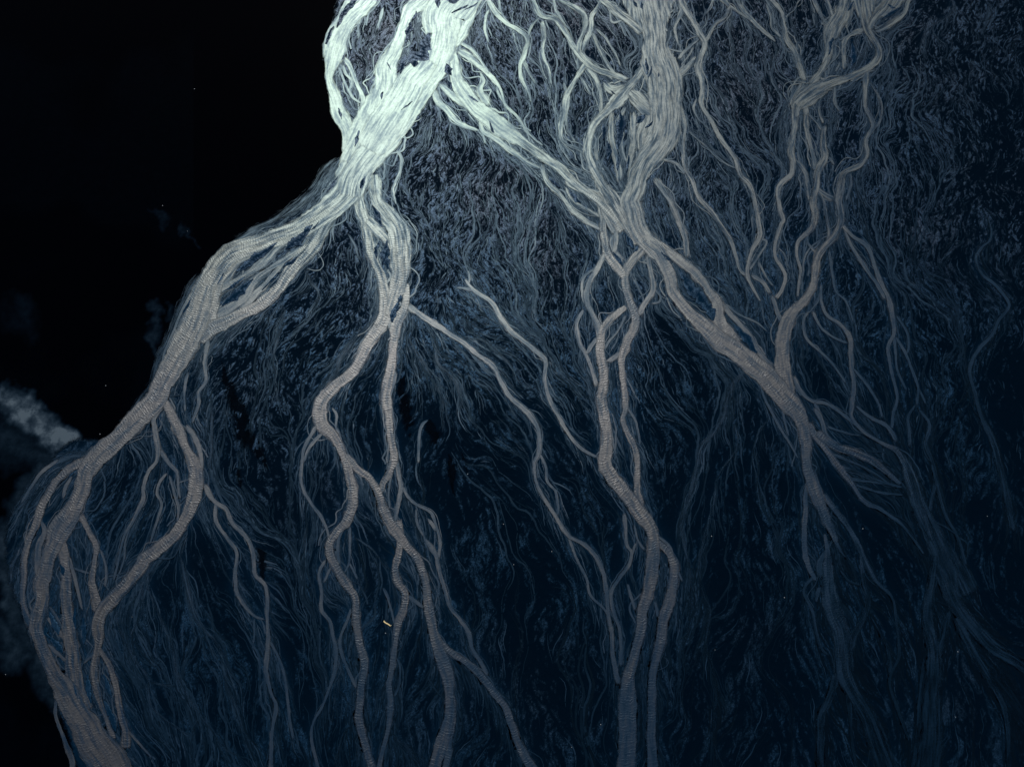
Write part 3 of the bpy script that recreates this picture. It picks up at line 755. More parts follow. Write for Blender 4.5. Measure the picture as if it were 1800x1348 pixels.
def tag(o, label=None, cat=None, group=None, kind=None):
    if label: o['label'] = label
    if cat: o['category'] = cat
    if group: o['group'] = group
    if kind: o['kind'] = kind
    return o

# ---------------------------------------------------------------- black pool with silt drifting into it
POOL_EDGE = np.array([(600, -60), (592, 0), (583, 43), (570, 78), (571, 110), (576, 147), (584, 200), (600, 240), (606, 267), (575, 296),
    (544, 336), (530, 360), (492, 386), (437, 408), (409, 427), (362, 470), (329, 510), (309, 554), (290, 600), (274, 630), (262, 680),
    (229, 724), (214, 750), (192, 772), (152, 776), (134, 774), (114, 785), (94, 804), (62, 842), (36, 876), (14, 915), (8, 960), (18, 1030),
    (34, 1078), (54, 1126), (74, 1160), (96, 1200), (102, 1240), (122, 1310), (140, 1400), (150, 1460)], float)
Re = spline(np.c_[POOL_EDGE, np.ones(len(POOL_EDGE))], 3.0)
t_, n_ = frame(Re)
Re[:, :2] += n_ * (noise1(len(Re), 4, 901) * 1.0 + noise1(len(Re), 14, 902) * 1.6)[:, None]
Re[:, 0] += 5
PC = 0.5
gpx, gpy = np.meshgrid(np.arange(-360.0, -30.0, PC), np.arange(-110.0, 310.0, PC))
def photo_xy(x, y):
    dx, dy, dz = x, y, -H                      # into camera space
    yc = dy * CT + dz * ST; zc = -dy * ST + dz * CT
    return 900.0 + FPX * dx / -zc, 674.0 - FPX * yc / -zc
PX, PY = photo_xy(gpx, gpy)
def inside(poly, px, py):
    r = np.zeros(px.shape, bool); n = len(poly); j = n - 1
    for i in range(n):
        xi, yi = poly[i]; xj, yj = poly[j]
        if yi != yj:
            r ^= ((yi > py) != (yj > py)) & (px < (xj - xi) * (py - yi) / (yj - yi) + xi)
        j = i
    return r
POLY = np.vstack([[(-9000, -700)], [(560, -700)], Re[:, :2], [(190, 1900)], [(-9000, 1900)]])
def dist_to(path, px, py):
    P = spline(path, 4.0); best = np.full(px.shape, 1e9); w = np.zeros(px.shape)
    for a in P:
        d = np.hypot(px - a[0], py - a[1]) / a[2]; best = np.minimum(best, d)
    return best
pn = np.random.default_rng(55)
def pnoise(px, py, sc, seed):
    r = np.random.default_rng(seed); o = 0
    for k in range(14):
        a = r.uniform(0, 2*math.pi); f = sc * 2 ** r.uniform(-1, 1.6); ph = r.uniform(0, 6.28)
        o = o + np.sin((px*math.cos(a) + py*math.sin(a)) * f + ph + 1.5*np.sin((px*math.sin(a) - py*math.cos(a)) * f * 0.7 + ph*2)) / (f / sc) ** 0.6
    return o / 3.2
wx = PX + 7 * pnoise(PX, PY, 0.09, 1) + 3 * pnoise(PX, PY, 0.25, 2); wy = PY + 7 * pnoise(PX, PY, 0.09, 3) + 3 * pnoise(PX, PY, 0.25, 4)
def plume(pts, lo=0.25, hi=1.35):
    d = dist_to(np.array(pts, float), wx, wy); return 1 - np.clip((d - lo) / (hi - lo), 0, 1)
silt = 1.0 * plume([(-220, 620, 26), (-90, 660, 27), (0, 694, 25), (35, 720, 26), (65, 742, 23), (95, 763, 20), (128, 784, 18)])
silt *= 0.58 + 0.55 * np.clip(0.5 + 0.5 * pnoise(PX, PY, 0.06, 9), 0, 1) + 0.12 * plume([(0, 700, 12), (60, 745, 10), (120, 785, 12)])
silt = np.maximum(silt, 0.24 * plume([(-120, 740, 60), (20, 780, 45), (90, 810, 30)], 0.2, 1.3))
silt = np.maximum(silt, 0.42 * plume([(-160, 930, 40), (0, 960, 30), (10, 1010, 24), (20, 1060, 12)], 0.1, 1.3))
silt = np.maximum(silt, 0.34 * plume([(-60, 1080, 30), (0, 1110, 34), (30, 1160, 26)], 0.1, 1.3))
silt = np.maximum(silt, 0.34 * plume([(112, 788, 12), (62, 846, 18), (18, 912, 18), (10, 962, 18), (22, 1032, 18), (48, 1122, 20), (70, 1165, 18), (98, 1240, 12)], 0.0, 1.6))
silt = np.maximum(silt, 0.26 * plume([(272, 540, 8), (274, 580, 10), (278, 620, 8)], 0.1, 1.5))
silt = np.maximum(silt, 0.22 * plume([(297, 525, 6), (300, 545, 7)], 0.1, 1.6))
silt = np.maximum(silt, 0.18 * plume([(318, 412, 4), (335, 425, 4), (346, 438, 3)], 0.1, 1.8))
silt = np.maximum(silt, 0.14 * plume([(280, 370, 5), (285, 385, 6)], 0.1, 2))
silt = np.maximum(silt, 0.10 * plume([(30, 540, 18), (45, 570, 20)], 0.1, 2))
silt = np.maximum(silt, 0.012 * np.clip(0.4 + pnoise(PX, PY, 0.02, 12), 0, 1) * (PX < 340))
inp = inside(POLY, PX, PY)
sd2 = np.full(PX.shape, 1e9)
for a in Re[::2]: sd2 = np.minimum(sd2, (PX - a[0]) ** 2 + (PY - a[1]) ** 2)
shore = np.where(inp, np.clip(np.sqrt(sd2) / 10.0, 0, 2.5), 0)
pidx = np.arange(PX.size).reshape(PX.shape)
cell = inp[:-1, :-1] | inp[1:, 1:] | inp[1:, :-1] | inp[:-1, 1:]
pq = np.stack([pidx[:-1, :-1], pidx[:-1, 1:], pidx[1:, 1:], pidx[1:, :-1]], -1)[cell]
used = np.unique(pq); remap = np.full(PX.size, -1); remap[used] = np.arange(len(used))
pool = make_mesh('pool', np.stack([gpx.ravel()[used], gpy.ravel()[used], np.zeros(len(used))], -1), remap[pq], M_pool, attrs=dict(silt=silt.ravel()[used], shore=shore.ravel()[used]))
tag(pool, 'still black pool with a grey silt plume drifting into it', kind='structure')
def in_pool(px, py):
    return inside(POLY, px - 3, py)

# ---------------------------------------------------------------- ground
idx = np.arange(NX * NY).reshape(NY, NX)
gpx_, gpy_ = photo_xy(gxx, gyy)
keepv = (gpx_ > -150) & (gpx_ < 1950) & (gpy_ > -190) & (gpy_ < 1570) & ~inside(POLY, gpx_ + 14, gpy_)
quads = np.stack([idx[:-1, :-1], idx[:-1, 1:], idx[1:, 1:], idx[1:, :-1]], -1)[keepv[:-1, :-1] & keepv[1:, 1:] & keepv[1:, :-1] & keepv[:-1, 1:]]
used = np.unique(quads); remap = np.zeros(NX * NY, np.int64); remap[used] = np.arange(len(used)); quads = remap[quads]
g = make_mesh('sand_plain', np.stack([gxx, gyy, height], -1).reshape(-1, 3)[used], quads, M_sand,
              attrs=dict(film=film.ravel()[used], near=near.ravel()[used]))
tag(g, 'black wet volcanic sand plain combed by countless tiny braids', kind='structure')
B = 5000.0
tag(make_mesh('outer_plain', [(-B, -B, -.3), (B, -B, -.3), (B, B, -.3), (-B, B, -.3)], [(0, 1, 2, 3)], M_sand,
              attrs=dict(film=[0.2] * 4, near=[0.1] * 4), smooth=False), 'black sand plain reaching away beyond the braids', kind='structure')

# ---------------------------------------------------------------- rivers, streams, rivulets
NAMES = dict(m='river', s='stream', f='rivulet')
def sstep(a, b, x):
    t = np.clip((x - a) / (b - a), 0, 1); return t * t * (3 - 2 * t)
def painted_falloff(px, py):
    """the silt settles out as the water wanders off to the lower right of the plain"""
    return (1 - 0.74 * sstep(-0.32, 1.0, (px - 1300) / 600 * 1.3 + (py - 760) / 600 * 0.6)) * (1 - 0.42 * sstep(800, 1300, py) * sstep(250, 650, px))
def braidness(px, py):
    up = 0.55 * (1 - sstep(330, 520, py)) * sstep(860, 960, px)
    mid = 0.52 * (1 - sstep(430, 560, py)) * (1 - sstep(860, 960, px)) * sstep(230, 340, py)
    top = 0.14 * (1 - sstep(160, 300, py)) * (1 - sstep(860, 960, px))
    low = 0.75 * sstep(1000, 1150, py) * sstep(1350, 1480, px)
    low = np.maximum(low, 0.3 * sstep(980, 1080, py) * (1 - sstep(220, 300, px)))
    fan = 0.6 * sstep(1420, 1500, px) * sstep(730, 800, py)
    return np.maximum.reduce([up, mid, top, low, fan])
def ribbon_arrays(R, z, kind, seed, jag=1.0):
    n = len(R); w = R[:, 2]
    m = 9 if w.max() > 14 else 5
    t, nn = frame(R)
    jl = 1 + jag * (0.10 * noise1(n, 3, seed*7+1) + 0.10 * noise1(n, 9, seed*7+2)); jr = 1 + jag * (0.10 * noise1(n, 3, seed*7+3) + 0.10 * noise1(n, 9, seed*7+4))
    jl = 1 + (jl - 1) * np.minimum(1, 15 / w); jr = 1 + (jr - 1) * np.minimum(1, 15 / w)
    cap = 0.10 + 3.2 / np.maximum(w, 3.2) * 0.25
    jl = np.clip(jl, 1 - 4*cap, 1 + 4*cap); jr = np.clip(jr, 1 - 4*cap, 1 + 4*cap)
    k = np.linspace(-1, 1, m); k = np.sign(k) * np.abs(k) ** 0.8
    k3 = (np.abs(k) ** 3)[None, :]
    off = k[None, :] * (1 + k3 * (np.where(k[None, :] < 0, jl[:, None], jr[:, None]) - 1)) * (w * 0.53 + 0.35)[:, None]
    px = R[:, 0:1] + nn[:, 0:1] * off; py = R[:, 1:2] + nn[:, 1:2] * off
    x, y = ground_xy(px, py)
    cx, cy = ground_xy(R[:, 0], R[:, 1])
    u = np.r_[0, np.cumsum(np.hypot(np.diff(cx), np.diff(cy)))]
    wm = np.hypot(x[:, -1] - x[:, 0], y[:, -1] - y[:, 0]) * 0.5
    wm = np.convolve(np.pad(wm, 12, mode='edge'), np.ones(25) / 25, mode='valid')
    v = k[None, :] * wm[:, None]
    base = dict(m=1.0, s=0.86, f=0.34)[kind]
    ee = np.abs(k)[None, :] + 0 * x
    core = np.clip(w / 7.0, 0, 1)[:, None]
    d = base * (0.70 + 0.30 * core) + 0 * x
    d = d * np.clip(1 + 0.12 * noise1(n, 25, seed*7+6), 0.6, 1.2)[:, None]
    if kind == 's': d = d * (1 - 0.18 * (1 - core))
    rip = np.clip((w - 4.0) / 8.0, 0, 1)[:, None] * (1 - 0.6 * ee ** 3) * (1.0 if kind == 'm' else 0.3 if kind == 's' else 0.0) * sstep(280, 480, R[:, 1])[:, None]
    zz = np.full(x.shape, z)
    s_ = np.r_[0, np.cumsum(np.hypot(*np.diff(R[:, :2], axis=0).T))]
    el = {'m': 4.0, 's': 6.0, 'f': 16.0}[kind]; ek = 0.15 if kind == 'm' else 0.5
    fl = min(el + ek * w[0], 0.25 * s_[-1]); fr = min(el + ek * w[-1], 0.25 * s_[-1])
    ends = np.minimum(np.clip(s_ / fl, 0, 1), np.clip((s_[-1] - s_) / fr, 0, 1))
    soft = np.clip(0.30 * w, 1.0, 5.0) if kind != 'f' else np.clip(0.5 * w, 1.5, 14.0)
    cover = np.clip((1 - ee) * (w * 0.53 + 0.35)[:, None] / soft[:, None], 0, 2.0) * ends[:, None]
    cover = cover * (0.55 if kind != 'f' else 0.30)
    falloff = painted_falloff(R[:, 0], R[:, 1])[:, None]
    d = d * falloff  # painted dimming reaches the water colour through its depth
    br = braidness(R[:, 0], R[:, 1])[:, None] * (0.75 + 0.45 * ee) * (0.8 if kind == 's' else 1.0)
    if kind == 'm': br = br * np.clip((w - 5) / 8, 0.25, 1)[:, None]
    br = br * (1 - 0.22 * sstep(20, 45, w))[:, None]
    if kind == 'f': br = np.full(x.shape, 0.7)
    return np.stack([x, y, zz], -1).reshape(-1, 3), strip_quads(n, m), np.clip(d, 0, 1).ravel(), np.broadcast_to(rip, x.shape).ravel(), cover.ravel(), np.clip(br, 0, 1).ravel(), \
        np.stack([np.broadcast_to(u[:, None], x.shape), v], -1).reshape(-1, 2)
current = None; RIVERS = []
order = {'f': 0, 's': 1, 'm': 2}
nS = len(streams)
zi = {}
for r, i in enumerate(sorted(range(nS), key=lambda i: (order[streams[i]['kind']], float(np.median(streams[i]['R'][:, 2]))))):
    zi[i] = 0.012 + 0.0003 * r
ZTOP = 0.012 + 0.0003 * nS
for i, s in enumerate(streams):
    co, qd, d, rip, cov, brd, uv = ribbon_arrays(s['R'], zi[i], s['kind'], s['seed'])
    nm = NAMES[s['kind']] if s['label'] else 'side_channel'
    o = make_mesh(nm, co, qd, M_water, attrs=dict(depth=d, ripple=rip, cover=cov, braid=brd, salt=np.full(len(co), s['seed'] * 3.7)), uv=uv)
    if s['label']:
        tag(o, s['label'], kind='structure'); current = o; RIVERS.append((o, s['R']))
    else:
        o.parent = current

# ---------------------------------------------------------------- bars of black sand standing in the water, clear pools
POOL_LABELS = ['longest dark clear pool between the left rivers, slanting down to the right', 'small dark clear pool just below the longest one',
    'narrow dark clear pool hugging the right bank of the rippled arm', 'lens-shaped dark clear pool right of the narrow one', 'slit-like dark clear pool below the lens-shaped one',
    'smallest dark clear sliver right of the slit-like pool', 'short dark clear pool beside the right twin thin stream']
for kind_, text in (('gravel_bar', BARS), ('clear_pool', POOLS)):
    for bi, line in enumerate(text.strip().split('\n')):
        tile, txt = line.split('|')
        R = spline(parse_pts(tile, txt), 1.5); n = len(R)
        t, nn = frame(R)
        sd = 5000 + bi * 11 + len(kind_)
        R[:, :2] += nn * (noise1(n, 12, sd) * 0.08 * R[:, 2])[:, None]
        ja = 0.17 if kind_ == 'gravel_bar' else 0.06
        jl = np.clip(1 + ja * noise1(n, 3, sd+1) + 0.2 * noise1(n, 9, sd+2), 0.25, 1.8); jr = np.clip(1 + ja * noise1(n, 3, sd+3) + 0.2 * noise1(n, 9, sd+4), 0.25, 1.8)
        k = np.linspace(-1, 1, 7)
        off = np.where(k[None, :] < 0, k[None, :] * jl[:, None], k[None, :] * jr[:, None]) * (R[:, 2] * 0.5)[:, None]
        x, y = ground_xy(R[:, 0:1] + nn[:, 0:1] * off, R[:, 1:2] + nn[:, 1:2] * off)
        if kind_ == 'gravel_bar':
            z = ZTOP + 0.01 + 0.10 * (1 - np.abs(k[None, :]) ** 2) * np.clip(R[:, 2:3] / 12, 0.1, 1) + 0 * x
            fm = np.clip(sample(film, x, y) + rng.uniform(0, 0.5, x.shape) * (np.abs(k)[None, :] > 0.6), 0, 0.9)
            o = make_mesh('gravel_bar', np.stack([x, y, z], -1).reshape(-1, 3), strip_quads(n, 7), M_sand, attrs=dict(film=fm.ravel(), near=np.full(x.size, 0.8)))
            o['kind'] = 'structure'
            mx, my = R[:, 0].mean(), R[:, 1].mean()
            o.parent = min(RIVERS, key=lambda q: np.min(np.hypot(q[1][:, 0] - mx, q[1][:, 1] - my)))[0]
        else:
            z = np.full(x.shape, -0.075 + 0.001 * bi)
            o = make_mesh('clear_pool', np.stack([x, y, z], -1).reshape(-1, 3), strip_quads(n, 7), M_pool, attrs=dict(silt=np.full(x.size, 0.06), shore=((1 - np.abs(k)[None, :]) * np.clip(R[:, 2:3] / 14, 0.1, 1) * 0.85 + 0 * x).ravel()))
            tag(o, POOL_LABELS[bi], kind='structure')

# ---------------------------------------------------------------- countless hair-thin rivulets
def trace(x, y, dx, dy, steps, ds, relax):
    XS, YS = [x], [y]
    wob = rng.standard_normal(x.shape) * 0.05
    for k in range(steps):
        u, v = flow(x, y)
        a = np.minimum(1.0, relax * (k + 1))
        dx = dx * (1 - a) + u * a; dy = dy * (1 - a) + v * a
        wob = wob * 0.55 + rng.standard_normal(x.shape) * 0.13
        dx, dy = dx - dy * wob, dy + dx * wob
        l = np.hypot(dx, dy); dx, dy = dx / l, dy / l
        x = x + dx * ds; y = y + dy * ds
        XS.append(x); YS.append(y)
    return np.stack(XS, 1), np.stack(YS, 1)
def hair(name, XS, YS, width, depth, zoff, label):
    n, m = XS.shape
    tx = np.gradient(XS, axis=1); ty = np.gradient(YS, axis=1); l = np.maximum(np.hypot(tx, ty), 1e-6)
    nx, ny = -ty / l, tx / l
    prof = np.sin(np.linspace(0.12, math.pi - 0.08, m)) ** 0.6
    hw = (width[:, None] * prof[None, :]) * 0.5
    ax, ay = XS + nx * hw, YS + ny * hw; bx, by = XS - nx * hw, YS - ny * hw
    z = sample(height, XS, YS); z = np.maximum(z, np.maximum(sample(height, ax, ay), sample(height, bx, by))) + zoff
    co = np.stack([np.stack([ax, ay, z], -1), np.stack([bx, by, z], -1)], 2).reshape(-1, 3)
    base = (np.arange(n)[:, None] * m + np.arange(m - 1)[None, :]).ravel() * 2
    qd = np.stack([base, base + 1, base + 3, base + 2], 1)
    d = np.repeat((depth[:, None] * (0.55 + 0.45 * prof[None, :])).ravel(), 2)
    u = np.repeat(np.broadcast_to(np.arange(m) * 1.0, (n, m)).ravel(), 2); v = np.tile([0.1, -0.1], n * m)
    o = make_mesh(name, co, qd, M_water, attrs=dict(depth=d, ripple=np.zeros(len(co)), cover=np.ones(len(co)), salt=np.repeat(np.repeat(rng.uniform(0, 900, n), m), 2)), uv=np.stack([u, v], 1))
    return tag(o, label, kind='stuff')
# scattered over the plain, in rough proportion to how wet it lies
N = 9000
px = rng.uniform(-40, 1840, N * 4); py = rng.uniform(-40, 1390, N * 4)
x, y = ground_xy(px, py)
acc_p = np.clip(0.25 + 0.5 * sample(near, x, y) + 0.22 * sample(patch, x, y), 0.03, 1) * (1 - 0.75 * sample(calm, x, y))
keep = (rng.uniform(0, 1, len(x)) < acc_p) & ~in_pool(px, py)
x, y = x[keep][:N], y[keep][:N]
u, v = flow(x, y)
XS, YS = trace(x, y, u, v, 13, 0.7, 0.6)
dep = 0.04 + 0.36 * rng.uniform(0, 1, len(x)) ** 2.6 + 0.10 * sample(near, x, y)
hair('plain_rivulets', XS, YS, 0.10 + 0.30 * rng.uniform(0, 1, len(x)) ** 2.5, dep, 0.006, 'hair-thin rivulets combing the black sand between the rivers')
# short flecks where the upper plain is rough
N = 12000
px = rng.uniform(-20, 1820, N * 3); py = rng.uniform(-40, 820, N * 3)
x, y = ground_xy(px, py)
acc_p = np.clip(0.45 + 0.25 * sample(patch, x, y), 0.05, 1) * (1 - 0.8 * sample(calm, x, y)) * (1 - 0.8 * sample(right_falloff, x, y))
keep = (rng.uniform(0, 1, len(x)) < acc_p) & ~in_pool(px, py)
x, y = x[keep][:N], y[keep][:N]
u, v = flow(x, y); a = rng.standard_normal(len(x)) * 0.35
u, v = u * np.cos(a) - v * np.sin(a), u * np.sin(a) + v * np.cos(a)
XS, YS = trace(x, y, u, v, 6, 0.55, 0.15)
hair('plain_flecks', XS, YS, 0.10 + 0.30 * rng.uniform(0, 1, len(x)) ** 2, 0.05 + 0.4 * rng.uniform(0, 1, len(x)) ** 2, 0.005, 'short pale flecks of wet silt roughening the upper sand plain')
# long connected hair-thin streams that split and rejoin
bxs, bys, bds = [], [], []
for (ax0, ax1, ay0, ay1, cnt, lo, hi) in ((900, 1640, -60, 420, 480, 0.15, 0.7), (820, 1300, 200, 620, 160, 0.15, 0.5), (480, 900, -40, 260, 60, 0.15, 0.4), (60, 420, 640, 1250, 200, 0.1, 0.5),
                                 (380, 760, 480, 1100, 100, 0.08, 0.36), (700, 1250, 480, 1150, 100, 0.06, 0.3), (1350, 1720, 420, 800, 130, 0.12, 0.4), (1250, 1700, 760, 1250, 60, 0.08, 0.22)):
    px = rng.uniform(ax0, ax1, cnt * 3); py = rng.uniform(ay0, ay1, cnt * 3)
    ok = ~in_pool(px + 4, py); px, py = px[ok][:cnt], py[ok][:cnt]
    x, y = ground_xy(px, py); bxs.append(x); bys.append(y); bds.append(rng.uniform(lo, hi, len(x)) ** 1.15 * 0.85 * painted_falloff(px, py))
x, y, dd = map(np.concatenate, (bxs, bys, bds))
u, v = flow(x, y)
XS, YS = trace(x, y, u, v, 42, 1.25, 0.8)
hair('fine_streams', XS, YS, 0.18 + 0.62 * rng.uniform(0, 1, len(x)) ** 2, dd, 0.008, 'long hair-thin streams that split and rejoin between the rivers')
# strands peeling off the banks
bx_, by_, bu, bv, bw = [], [], [], [], []
for s in streams:
    R = s['R']; n = len(R); t, nn = frame(R)
    k = int(n * 0.55 * np.clip(np.median(R[:, 2]) / 9, 0.5, 2.2))
    i = rng.integers(0, n, k); side = rng.choice([-1, 1], k)
    q = rng.uniform(0.30, 0.52, k)
    qx = R[i, 0] + nn[i, 0] * R[i, 2] * q * side; qy = R[i, 1] + nn[i, 1] * R[i, 2] * q * side
    a = rng.uniform(0.04, 0.34, k) * side
    ddx = t[i, 0] * np.cos(a) - t[i, 1] * np.sin(a); ddy = t[i, 0] * np.sin(a) + t[i, 1] * np.cos(a)
    x0, y0 = ground_xy(qx, qy); x1, y1 = ground_xy(qx + ddx * 2, qy + ddy * 2)
    ok = ~in_pool(qx + 6, qy)
    l = np.hypot(x1 - x0, y1 - y0)
    bx_.append(x0[ok]); by_.append(y0[ok]); bu.append(((x1 - x0) / l)[ok]); bv.append(((y1 - y0) / l)[ok])
    bw.append((0.75 if s['kind'] == 'f' else 1.0) * painted_falloff(qx, qy)[ok] ** 1.5)
x, y, u, v, bw = map(np.concatenate, (bx_, by_, bu, bv, bw))
XS, YS = trace(x, y, u, v, 12, 0.95, 0.16)
dep = bw * (0.12 + 0.5 * rng.uniform(0, 1, len(x)) ** 2)
hair('bank_rivulets', XS, YS, 0.14 + 0.5 * rng.uniform(0, 1, len(x)) ** 2.2, dep, 0.012, 'fine feathery strands of water peeling off the river banks')

# threads that leave a river, weave beside it and come back: the lace along every wide channel
bc, bq, bd, bcv, buv, bs, nb = [], [], [], [], [], [], 0
for s in streams:
    if s['kind'] == 'f': continue
    R = s['R']; n = len(R); t, nn = frame(R); w = R[:, 2]
    ym = float(np.median(R[:, 1])); xm = float(np.median(R[:, 0]))
    dens = 1.0 if ym < 480 else 0.45
    if xm < 420 and ym > 560: dens = 0.9
    if ym < 330 and xm > 950: dens = 1.7
    cnt = int(round(n / 38 * dens * np.clip(np.median(w) / 7, 0.6, 2.6)))
    for c in range(cnt):
        ln = int(rng.uniform(16, 60)); ln = min(ln, n - 2)
        if ln < 10: continue
        a0 = int(rng.integers(0, n - ln)); sl_ = slice(a0, a0 + ln)
        side = rng.choice([-1, 1]); hump = np.sin(np.linspace(0, math.pi, ln)) ** 0.8
        reach = rng.uniform(0.0, 1.0) ** 1.3 * (5.0 + 0.8 * np.minimum(w[sl_], 26))
        skew = np.linspace(0, 1, ln) ** rng.uniform(0.5, 2.0); hump = np.sin(skew * math.pi * rng.choice([0.5, 1.0, 1.0])) 
        off = side * (w[sl_] * 0.36 + hump * reach) + noise1(ln, 6, int(rng.integers(1e6))) * 0.6 + noise1(ln, 14, int(rng.integers(1e6))) * (0.8 + 0.16 * w[sl_])
        cx = R[sl_, 0] + nn[sl_, 0] * off; cy = R[sl_, 1] + nn[sl_, 1] * off
        if inside(POLY, cx - 4, cy).any(): continue
        ww = rng.uniform(0.5, 1.0) ** 2 * 2.3 * np.clip(np.median(w[sl_]) / 9, 0.6, 1.6) * (0.6 + 0.4 * hump) 
        Q = np.stack([cx, cy, ww], 1); tq, nq_ = frame(Q)
        k3 = np.array([-1, 0, 1.0]); o3 = k3[None, :] * (ww * 0.5 + 0.3)[:, None]
        x, y = ground_xy(Q[:, 0:1] + nq_[:, 0:1] * o3, Q[:, 1:2] + nq_[:, 1:2] * o3)
        z = np.full(x.shape, 0.009 + 0.0000004 * nb)
        cc, ccy = ground_xy(cx, cy); u = np.r_[0, np.cumsum(np.hypot(np.diff(cc), np.diff(ccy)))]
        bc.append(np.stack([x, y, z], -1).reshape(-1, 3)); bq.append(strip_quads(ln, 3) + nb); nb += ln * 3
        dd = rng.uniform(0.2, 0.8) * painted_falloff(cx, cy) * np.ones(ln)
        bd.append(np.repeat(dd, 3)); bcv.append((np.array([0.1, 0.8, 0.1])[None, :] * np.clip(hump * 3, 0, 1)[:, None]).ravel())
        buv.append(np.stack([np.repeat(u, 3), np.tile([-.2, 0, .2], ln)], 1)); bs.append(np.full(ln * 3, rng.uniform(0, 900)))
o = make_mesh('braid_threads', np.concatenate(bc), np.concatenate(bq), M_water, attrs=dict(depth=np.concatenate(bd), ripple=np.zeros(nb), cover=np.concatenate(bcv), salt=np.concatenate(bs)), uv=np.concatenate(buv))
tag(o, 'narrow threads of water weaving in and out beside the wide channels', kind='stuff')

# ---------------------------------------------------------------- driftwood log and stones
def tube(name, path, radii, mat, parent, seg=10, seed=0):
    r = np.random.default_rng(seed); path = np.array(path, float); n = len(path)
    t = np.gradient(path, axis=0); t /= np.linalg.norm(t, axis=1)[:, None]
    up = np.array([0, 0, 1.0]); a = np.cross(t, up); a /= np.linalg.norm(a, axis=1)[:, None]; b = np.cross(a, t)
    th = np.linspace(0, 2*math.pi, seg, endpoint=False)
    lump = 1 + 0.10 * r.standard_normal((n, seg))
    co = path[:, None, :] + (a[:, None, :] * np.cos(th)[None, :, None] + b[:, None, :] * np.sin(th)[None, :, None]) * (np.array(radii)[:, None] * lump)[:, :, None]
    co = co.reshape(-1, 3); faces = []
    for i in range(n - 1):
        for j in range(seg):
            k = (j + 1) % seg; faces.append((i*seg + j, i*seg + k, (i+1)*seg + k, (i+1)*seg + j))
    faces.append(tuple(range(seg))[::-1]); faces.append(tuple((n-1)*seg + j for j in range(seg)))
    me = bpy.data.meshes.new(name); me.from_pydata([tuple(c) for c in co], [], faces); me.update(); me.materials.append(mat)
    for p in me.polygons: p.use_smooth = True
    o = bpy.data.objects.new(name, me); col.objects.link(o); o.parent = parent
    return o
ax_, ay_ = map(float, ground_xy(674.6, 1092.0)); bx2, by2 = map(float, ground_xy(687.0, 1100.0))
log = bpy.data.objects.new('driftwood_log', None); col.objects.link(log)
log.location = ((ax_ + bx2) / 2, (ay_ + by2) / 2, 0)
L_ = math.hypot(bx2 - ax_, by2 - ay_); log.rotation_euler = (0, 0, math.atan2(by2 - ay_, bx2 - ax_))
tag(log, 'pale yellow driftwood log stranded on the black sand beside a narrow stream', 'log')
q_ = np.linspace(-0.5, 0.5, 9)
tube('trunk', [(L_ * a, 0.05 * math.sin(a * 9), 0.12) for a in q_], [0.15, 0.2, 0.21, 0.21, 0.2, 0.2, 0.19, 0.18, 0.12], M_wood, log, seed=1)
tube('root', [(-L_*0.47, 0, 0.12), (-L_*0.50, 0.20, 0.16), (-L_*0.51, 0.36, 0.22)], [0.13, 0.10, 0.05], M_wood, log, seed=2)
tube('branch_stub', [(L_*0.44, 0, 0.12), (L_*0.50, 0.20, 0.2), (L_*0.515, 0.34, 0.26)], [0.11, 0.09, 0.05], M_wood, log, seed=3)
def stone_mesh(seed):
    import bmesh
    bm = bmesh.new(); bmesh.ops.create_icosphere(bm, subdivisions=2, radius=1.0)
    r = random.Random(seed); ax = [r.uniform(0.7, 1.2), r.uniform(0.6, 1.0), r.uniform(0.4, 0.7)]
    for v in bm.verts:
        k = 1 + r.uniform(-0.14, 0.14); v.co = Vector((v.co.x * ax[0] * k, v.co.y * ax[1] * k, v.co.z * ax[2] * k))
    me = bpy.data.meshes.new('stone'); bm.to_mesh(me); bm.free(); me.materials.append(M_stone); return me
SM = [stone_mesh(k) for k in range(3)]
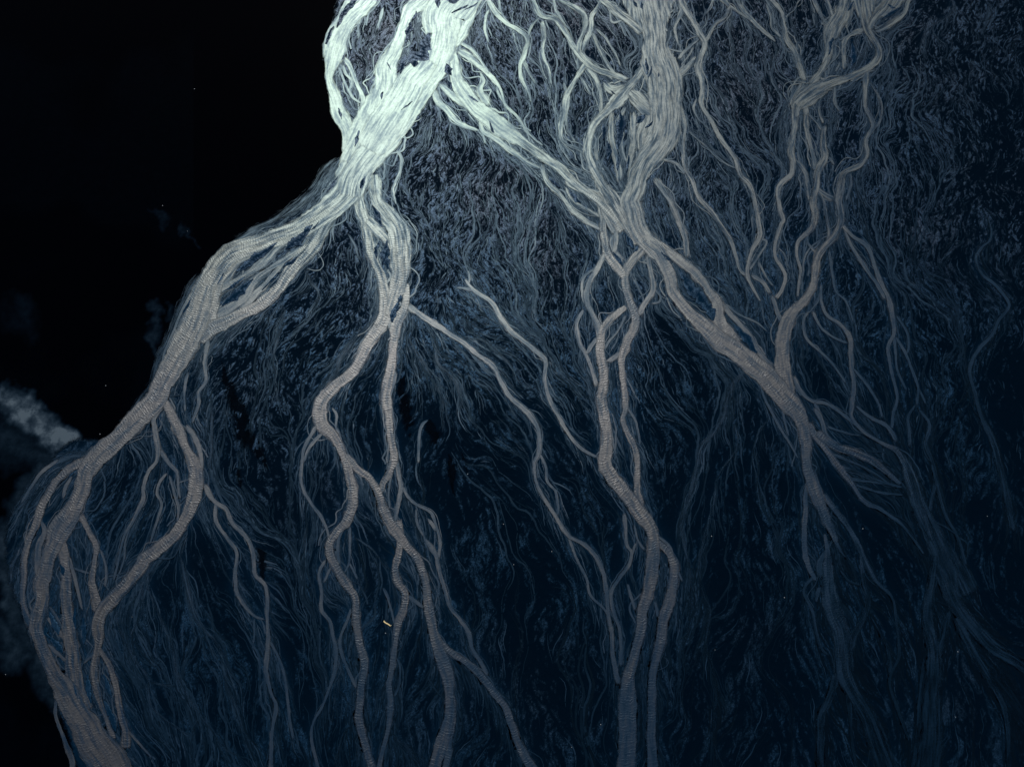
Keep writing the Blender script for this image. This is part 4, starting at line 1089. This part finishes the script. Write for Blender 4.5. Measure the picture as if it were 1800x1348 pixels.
STONES = [(342, 157, .34, 'p', 'pale stone alone in the upper middle of the black pool'), (186, 678, .34, 'p', 'pale stone in the black pool where the bay narrows above its end'),
    (176, 763, .26, 'p', 'pale stone at the very bottom of the black bay near the river bank'), (286, 362, .3, 'p', 'pale stone at the faint wisp below the middle of the black pool'),
    (330, 407, .26, 'p', 'pale stone closest to the wide curving river in the black pool'), (10, 1185, .18, 'p', 'pale stone in dark water at the far lower left edge'),
    (677.6, 1112.5, .26, 's', 'pale stone just below the driftwood log'), (970, 969, .3, 's', 'brightest pale stone on dark sand left of the long thin middle stream'),
    (903, 992, .2, 's', 'pale stone below and left of the brightest one on dark sand'), (1056, 1273, .22, 's', 'pale stone left of the bottom end of the central rippled river'),
    (1005, 1313, .2, 's', 'pale stone near the bottom edge right of the forked stream'), (885, 921, .22, 's', 'pale stone above the brightest one on the middle sand'),
    (822, 833, .24, 's', 'pale stone beside the smallest dark clear sliver'), (1212, 880, .24, 's', 'pale stone on the faint blue stream below the crossing river'),
    (1251, 942, .24, 's', 'pale stone right of the faint blue stream'), (1485, 527, .26, 's', 'pale stone right of the right-hand confluence'),
    (1505, 545, .2, 's', 'dimmer pale stone just below right of the confluence stone'), (1517, 929, .24, 's', 'dim stone right of the river fan'),
    (1379, 1050, .24, 's', 'dim stone left of the dim wide river at bottom right'), (1257, 1142, .2, 's', 'dim stone right of the second bottom channel'),
    (1684, 1145, .22, 's', 'dim stone between the two dim wide rivers at right'), (1736, 907, .2, 's', 'dim stone near the right edge below the lone thin stream'),
    (232, 1084, .2, 's', 'dim stone right of the lower left confluence'), (1680, 1260, .18, 's', 'dim stone near the lower right corner')]
for i, (a, b_, r_, w_, lab) in enumerate(STONES):
    o = bpy.data.objects.new('stone', SM[i % 3]); col.objects.link(o)
    x, y = map(float, ground_xy(a, b_)); z0 = 0.02 if w_ == 'p' else float(sample(height, np.array(x), np.array(y)))
    r_ *= 0.62; o.location = (x, y, z0 + r_ * 0.25); o.scale = (r_, r_, r_); o.rotation_euler = (0, 0, i * 1.7)
    tag(o, lab, 'stone', 'stones in the black pool' if w_ == 'p' else 'stones on the sand plain')
